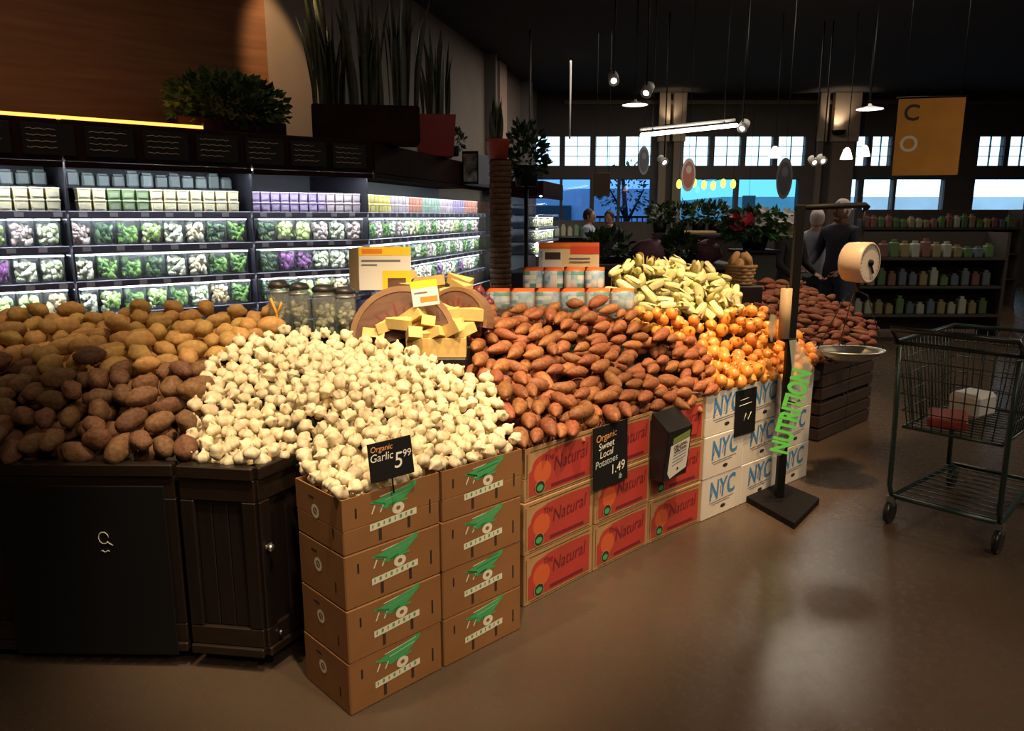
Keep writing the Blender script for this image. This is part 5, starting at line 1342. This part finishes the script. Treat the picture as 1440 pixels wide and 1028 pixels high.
# linear fixture with spot heads
lf = thing('linear_light', 'bright white linear light bar hung across the pale pier', 'light', (0, 0, 0))
a0, a1 = PY(902, 190, 8.4), PY(1036, 176, 9.2)
MB().tube([a0, a1], .022, 8).build('glowing_tube', M_LAMP, lf)
MB().tube([a0+Vector((0, .1, .07)), a1+Vector((0, .1, .07))], .018, 8).build('carrier_bar', M_WHITEM, lf)
for f_ in (.12, .88):
    q = a0.lerp(a1, f_)+Vector((0, .1, .07)); MB().tube([q, Vector((q.x, q.y, 4.35))], .006, 5).build('hanger', M_BLACK, lf)
    q2 = a0.lerp(a1, f_); MB().tube([q2, q], .008, 5).build('bracket', M_BLACK, lf)
def spot_head(label, px, py, Y, d):
    p = PY(px, py, Y); d = Vector(d).normalized(); t = thing('spot_head', label, 'spotlight', p)
    M = d.to_track_quat('Z', 'Y').to_matrix().to_4x4()
    MB().lathe([(.03,-.13),(.055,-.11),(.060,.02),(.052,.02),(.0001,.0)], 16, 0, M).build('housing', M_WHITEM, t)
    MB().lathe([(.0001,.012),(.05,.012)], 16, 0, M, False, None, False).build('lens', M_LAMP, t)
    MB().tube([(0, 0, .03), (0, 0, 4.35-p.z)], .010, 6).build('stem', M_BLACK, t)
spot_head('white spot head at the far end of the light bar', 1044, 180, 9.2, (-.5, -.6, -.6))
spot_head('white spot head above the flat pendant lamp', 909, 130, 8.2, (-.4, -.6, -.7))
spot_head('small spot head close under the dark ceiling', 863, 113, 8.6, (0, -.8, -.6))
spot_head('slanted spot head in front of the dark pier', 934, 228, 11, (.4, -.7, -.5))
spot_head('double spot head beside the right pier', 1145, 228, 11.5, (.1, -.8, -.5))
spot_head('second spot head beside the right pier', 1157, 226, 11.5, (.1, -.8, -.5))
for i, (px, py) in enumerate(((943, 182), (1179, 190))):
    p = PY(px, py, WY-.42); t = thing('wall_sconce', 'small glowing sconce washing the %s pale pier' % ('first', 'second')[i], 'lamp', p)
    MB().lathe([(.02,0),(.12,.02),(.16,.10),(.15,.10),(.0001,.07)], 16, 0, None).build('bowl', M_BLACK, t)
    MB().lathe([(.0001,.085),(.14,.085)], 16, 0, None, False, None, False).build('glow', M_LAMPW, t)
    MB().tube([(0, 0, .03), (0, .16, .03)], .015, 6).build('bracket', M_BLACK, t)
    spot('sconce_light', p + Vector((0, -.02, .13)), p + Vector((0, .13, 1.0)), (10, 22)[i], 110, (1, .80, .58), .8)
def oval_sign(label, px, py, Y, w, h, m1, m2, rz=0.0):
    p = PY(px, py, Y); t = thing('oval_sign', label, 'sign', p, rz)
    MB().lathe([(.0001,-.008),(.5,-.008),(.5,.008),(.0001,.008)], 28, 0, Matrix.Rotation(math.pi/2, 4, 'X') @ Matrix.Diagonal((w, h, 1, 1)), False).build('board', m1, t)
    MB().lathe([(.0001,-.0095),(.40,-.0095)], 24, 0, Matrix.Rotation(-math.pi/2, 4, 'X') @ Matrix.Diagonal((w, h, 1, 1)), False, None, False).build('print', m2, t)
    MB().lathe([(.0001,-.0105),(.2,-.0105)], 20, 0, Matrix.Translation((0, 0, h*.16)) @ Matrix.Rotation(-math.pi/2, 4, 'X') @ Matrix.Diagonal((w, h*.6, 1, 1)), False, None, False).build('emblem', m1, t)
    MB().tube([(0, 0, h*.49), (0, 0, 4.35-p.z)], .004, 5).build('wire', M_BLACK, t)
M_OVG = mat('oval_grey', (.26, .27, .30), .6); M_OVW = mat('oval_white', (.72, .66, .62), .6); M_OVR = mat('oval_red', (.60, .20, .16), .6); M_OVD = mat('oval_dark', (.13, .13, .15), .6)
oval_sign('grey oval hanging sign beside the slanted spot head', 905, 226, 10, .17, .36, M_OVG, M_OVD, R(25))
oval_sign('white and red oval hanging sign over the cyan window', 968, 246, 10, .19, .42, M_OVW, M_OVR, R(8))
oval_sign('grey oval hanging sign over the flowering plant', 1103, 251, 9.5, .19, .50, M_OVG, M_OVD, R(-15))
p = PY(846, 276, 12); h_ = PY(846, 243, 12).z-p.z
t = thing('hanging_placard', 'dark brown hanging placard in front of the blue windows', 'sign', p)
MB().cbox(-.13, .13, -.012, .012, 0, h_, .004).build('board', mat('placard_brown', (.07, .035, .015), .6), t)
for s_ in (-.1, .1): MB().tube([(s_, 0, h_), (s_, 0, 4.35-p.z)], .004, 5).build('wire', M_BLACK, t)
p = PY(1254, 247, 8.0); zt = PY(1254, 138, 8.0).z; h_ = zt-p.z
t = thing('orange_banner', 'orange hanging banner with pale and dark lettering near the pendant', 'banner', p, R(-12))
MB().cbox(0, .62, -.006, .006, 0, h_, .002).build('cloth', mat('orange_cloth', (.62, .26, .02), .7, var=.15, scale=5), t)
text('lettering', 'O', .22, M_CREAMINK, t, (.13, -.0075, h_*.40), (math.pi/2, 0, 0), bold=.004)
text('lettering', 'C', .22, M_DARKINK, t, (.13, -.0075, h_*.80), (math.pi/2, 0, 0), bold=.004)
MB().tube([(-.02, 0, h_), (.64, 0, h_)], .012, 6).build('rod', M_BLACK, t)
for s_ in (.05, .57): MB().tube([(s_, 0, h_), (s_, 0, 4.35-p.z)], .005, 5).build('wire', M_BLACK, t)
# thin ceiling rods
for i, (px, nm) in enumerate(((745, 'thin grey rod beside the grey post'), (801, 'thin pale rod hanging in front of the first windows'))):
    q = PY(px, 195, 12+2*i); o = MB().tube([(0, 0, 0), (0, 0, 4.35-q.z)], .02, 6).build('ceiling_rod', M_GREYP if i == 0 else M_WHITEM, None, q); tag(o, nm, 'rod')

# ------------------------------------------------------------------ flowers, far shelving
M_FR = mat('red_petal', (.62, .03, .10), .5); M_FW = mat('white_petal', (.75, .72, .70), .5)
fp_ = PY(1058, 385, 7.0)
t = thing('plant_pedestal', 'dark square pedestal under the flowering plant', 'pedestal', (fp_.x, 7.0, 0))
MB().cbox(-.16, .16, -.16, .16, .04, 1.27, .01).build('shaft', mat('pedestal_dark', (.022, .024, .024), .6), t); MB().cbox(-.19, .19, -.19, .19, 0, .039, .005).build('foot', M_BLACK, t); MB().cbox(-.19, .19, -.19, .19, 1.271, 1.30, .005).build('cap', M_BLACK, t)
t = thing('flowering_plant', 'potted flowering plant with red and white blooms', 'plant', (fp_.x, 7.0, 1.301))
MB().lathe([(.07,0),(.10,0),(.13,.12),(.0001,.11)], 14).build('pot', M_BLACK, t)
leaf_cloud(420, (.27, .20, .13), .10, 91, mat('flower_leaf', (.05, .16, .05), .5), 'foliage', t).location = (0, 0, .19)
rs = random.Random(50)
def bloom(m):
    b = MB()
    for k in range(7):
        a_ = k*.9; d_ = Vector((math.cos(a_), math.sin(a_), .35)).normalized(); s_ = Vector((-math.sin(a_), math.cos(a_), 0))
        b.add([(0, 0, 0), d_*.04+s_*.018, d_*.075, d_*.04-s_*.018], [(0,1,2,3)])
    return b.mesh('bloom', m)
BR, BW = bloom(M_FR), bloom(M_FW)
for k in range(26):
    x = rs.uniform(-.26, .26); place('bloom', BR if x < -.10 or rs.random() < .12 else BW, t, (x, rs.uniform(-.2, .05), .20+rs.uniform(-.02, .14)), (rs.uniform(.4, 1.2), 0, rs.uniform(-.5, .5)))
M_GOODS = [mat('goods_%d' % i, c_, .6, rnd=.2) for i, c_ in enumerate([(.07, .13, .05), (.28, .30, .25), (.16, .07, .06), (.08, .11, .14), (.20, .17, .09)])]
gmesh = [MB().cbox(-.05, .05, -.05, .05, 0, .16, .012).box(-.025, .025, -.025, .025, .16, .19).mesh('grocery_item', m) for m in M_GOODS]
def rack(label, xa, xb, Y, tiers, seed, group, rz=0.0):
    rs = random.Random(seed); w = xb-xa; t = thing('shelf_rack', label, 'shelf', (xa, Y, 0), rz); top = tiers[-1]+.32
    for x in (0, w-.04): MB().box(x, x+.04, 0, .45, 0, top).build('upright', M_TABLE2, t)
    MB().box(.04, w-.04, .43, .45, .1, top).build('back_board', M_TABLE2, t)
    for z in tiers:
        MB().box(.041, w-.041, 0, .429, z-.03, z).build('shelf', M_TABLE2, t); x = .12
        while x < w-.12:
            q = Vector((x, .10, z+.001)); q.rotate(Euler((0, 0, rz)))
            tag(place('grocery_item', rs.choice(gmesh), None, Vector((xa, Y, 0)) + q, (0, 0, rz), (1, 1, rs.uniform(.7, 1.3))), 'small packaged item on the %s' % group, 'packet', 'items on the %s' % group); x += .135
rack('dark grocery rack behind the dial scale', PY(1204, 350, 9.6).x, PY(1420, 350, 9.6).x, 9.6, (.35, .72, 1.08), 3, 'dark rack behind the dial scale')
rack('dark grocery rack far back below the right windows', PY(1200, 320, 13.5).x, PY(1440, 320, 13.5).x, 13.5, (.5, .95, 1.4), 5, 'far rack below the right windows')
rack('dark grocery rack below the blue windows', PY(775, 320, 15.5).x, PY(835, 320, 15.5).x, 15.5, (.4, .8, 1.2), 7, 'rack below the blue windows')
far_table('dark counter with a pale wooden edge in front of the cyan windows', PY(925, 330, 11).x, PY(1040, 330, 11).x, 10.7, 11.5, 1.36)
b0_, b1_ = PY(945, 322, 10.6), PY(1012, 320, 10.6)
o = MB().cbox(0, b1_.x-b0_.x, 0, .25, 0, .035, .005).build('wooden_board', M_PINE, None, (b0_.x, 10.75, 1.361)); tag(o, 'pale wooden board lying on the counter by the cyan windows', 'board')
for i, px in enumerate((930, 958, 985, 1008)):
    q = PY(px, 315, 11.2); t = thing('dark_pot_plant', 'dark leafy pot plant on the far counter, %s' % ['first from the pier', 'second from the pier', 'third from the pier', 'closest to the flowers'][i], 'plant', (q.x, 11.3, 1.361))
    MB().lathe([(.06,0),(.09,0),(.11,.14),(.0001,.13)], 12).build('pot', M_BLACK, t); leaf_cloud(150, (.18, .16, .16), .10, 110+i, M_LEAF, 'foliage', t).location = (0, 0, .26)

# lime lanterns strung under the transom, blue poster, tree and railing outside
M_LIME = emis('lime_glow', (.75, 1.0, .10), 2.2)
t = thing('lantern_string', 'string of lime lanterns along the top of the cyan window', 'lights', (0, 0, 0))
lp = [PY(x, y, 16.5) for x, y in ((955, 259), (976, 257), (990, 260), (1003, 261), (1017, 258), (1031, 259))]
MB().tube([p + Vector((0, 0, .10)) for p in lp], .006, 5).build('cord', M_BLACK, t)
for e_ in (lp[0], lp[-1]): MB().tube([e_ + Vector((0, 0, .10)), Vector((e_.x, e_.y, 4.35))], .004, 5).build('cord', M_BLACK, t)
lm = MB().lathe([(.0001,-.10),(.045,-.07),(.06,0),(.045,.07),(.015,.095),(.0001,.10)], 12).mesh('lantern', M_LIME)
for p in lp: place('lantern', lm, t, p)
p = PY(1052, 300, 17.6); h_ = PY(1052, 275, 17.6).z-p.z
t = thing('blue_poster', 'small blue poster hanging inside the cyan window', 'poster', p)
MB().cbox(-.15, .15, -.01, .01, 0, h_, .003).build('sheet', mat('blue_sheet', (.02, .16, .42), .6), t); MB().tube([(0, 0, h_), (0, 0, 4.35-p.z)], .004, 5).build('cord', M_BLACK, t)
t = thing('street_tree', 'bare dark tree outside the blue windows', 'tree', (3.55, 24, -.15))
MB().tube([(0, 0, 0), (.05, 0, 1.6), (-.1, .1, 3.2)], [.12, .09, .05], 8).tube([(.05, 0, 1.5), (.6, .1, 2.6)], [.06, .02], 6).tube([(.02, 0, 1.7), (-.6, .1, 2.8)], [.05, .02], 6).build('trunk', M_BLACK, t)
leaf_cloud(260, (.75, .6, .9), .16, 130, M_LEAF, 'foliage', t).location = (0, 0, 2.5)
t = thing('street_railing', 'dark railing outside the blue windows', 'railing', (2.0, 21.5, -.15))
MB().box(0, 2.0, -.02, .02, 1.70, 1.76).build('top_bar', M_BLACK, t)
for k in range(14): MB().box(.02+k*.15, .05+k*.15, -.015, .015, 0, 1.70).build('baluster', M_BLACK, t)
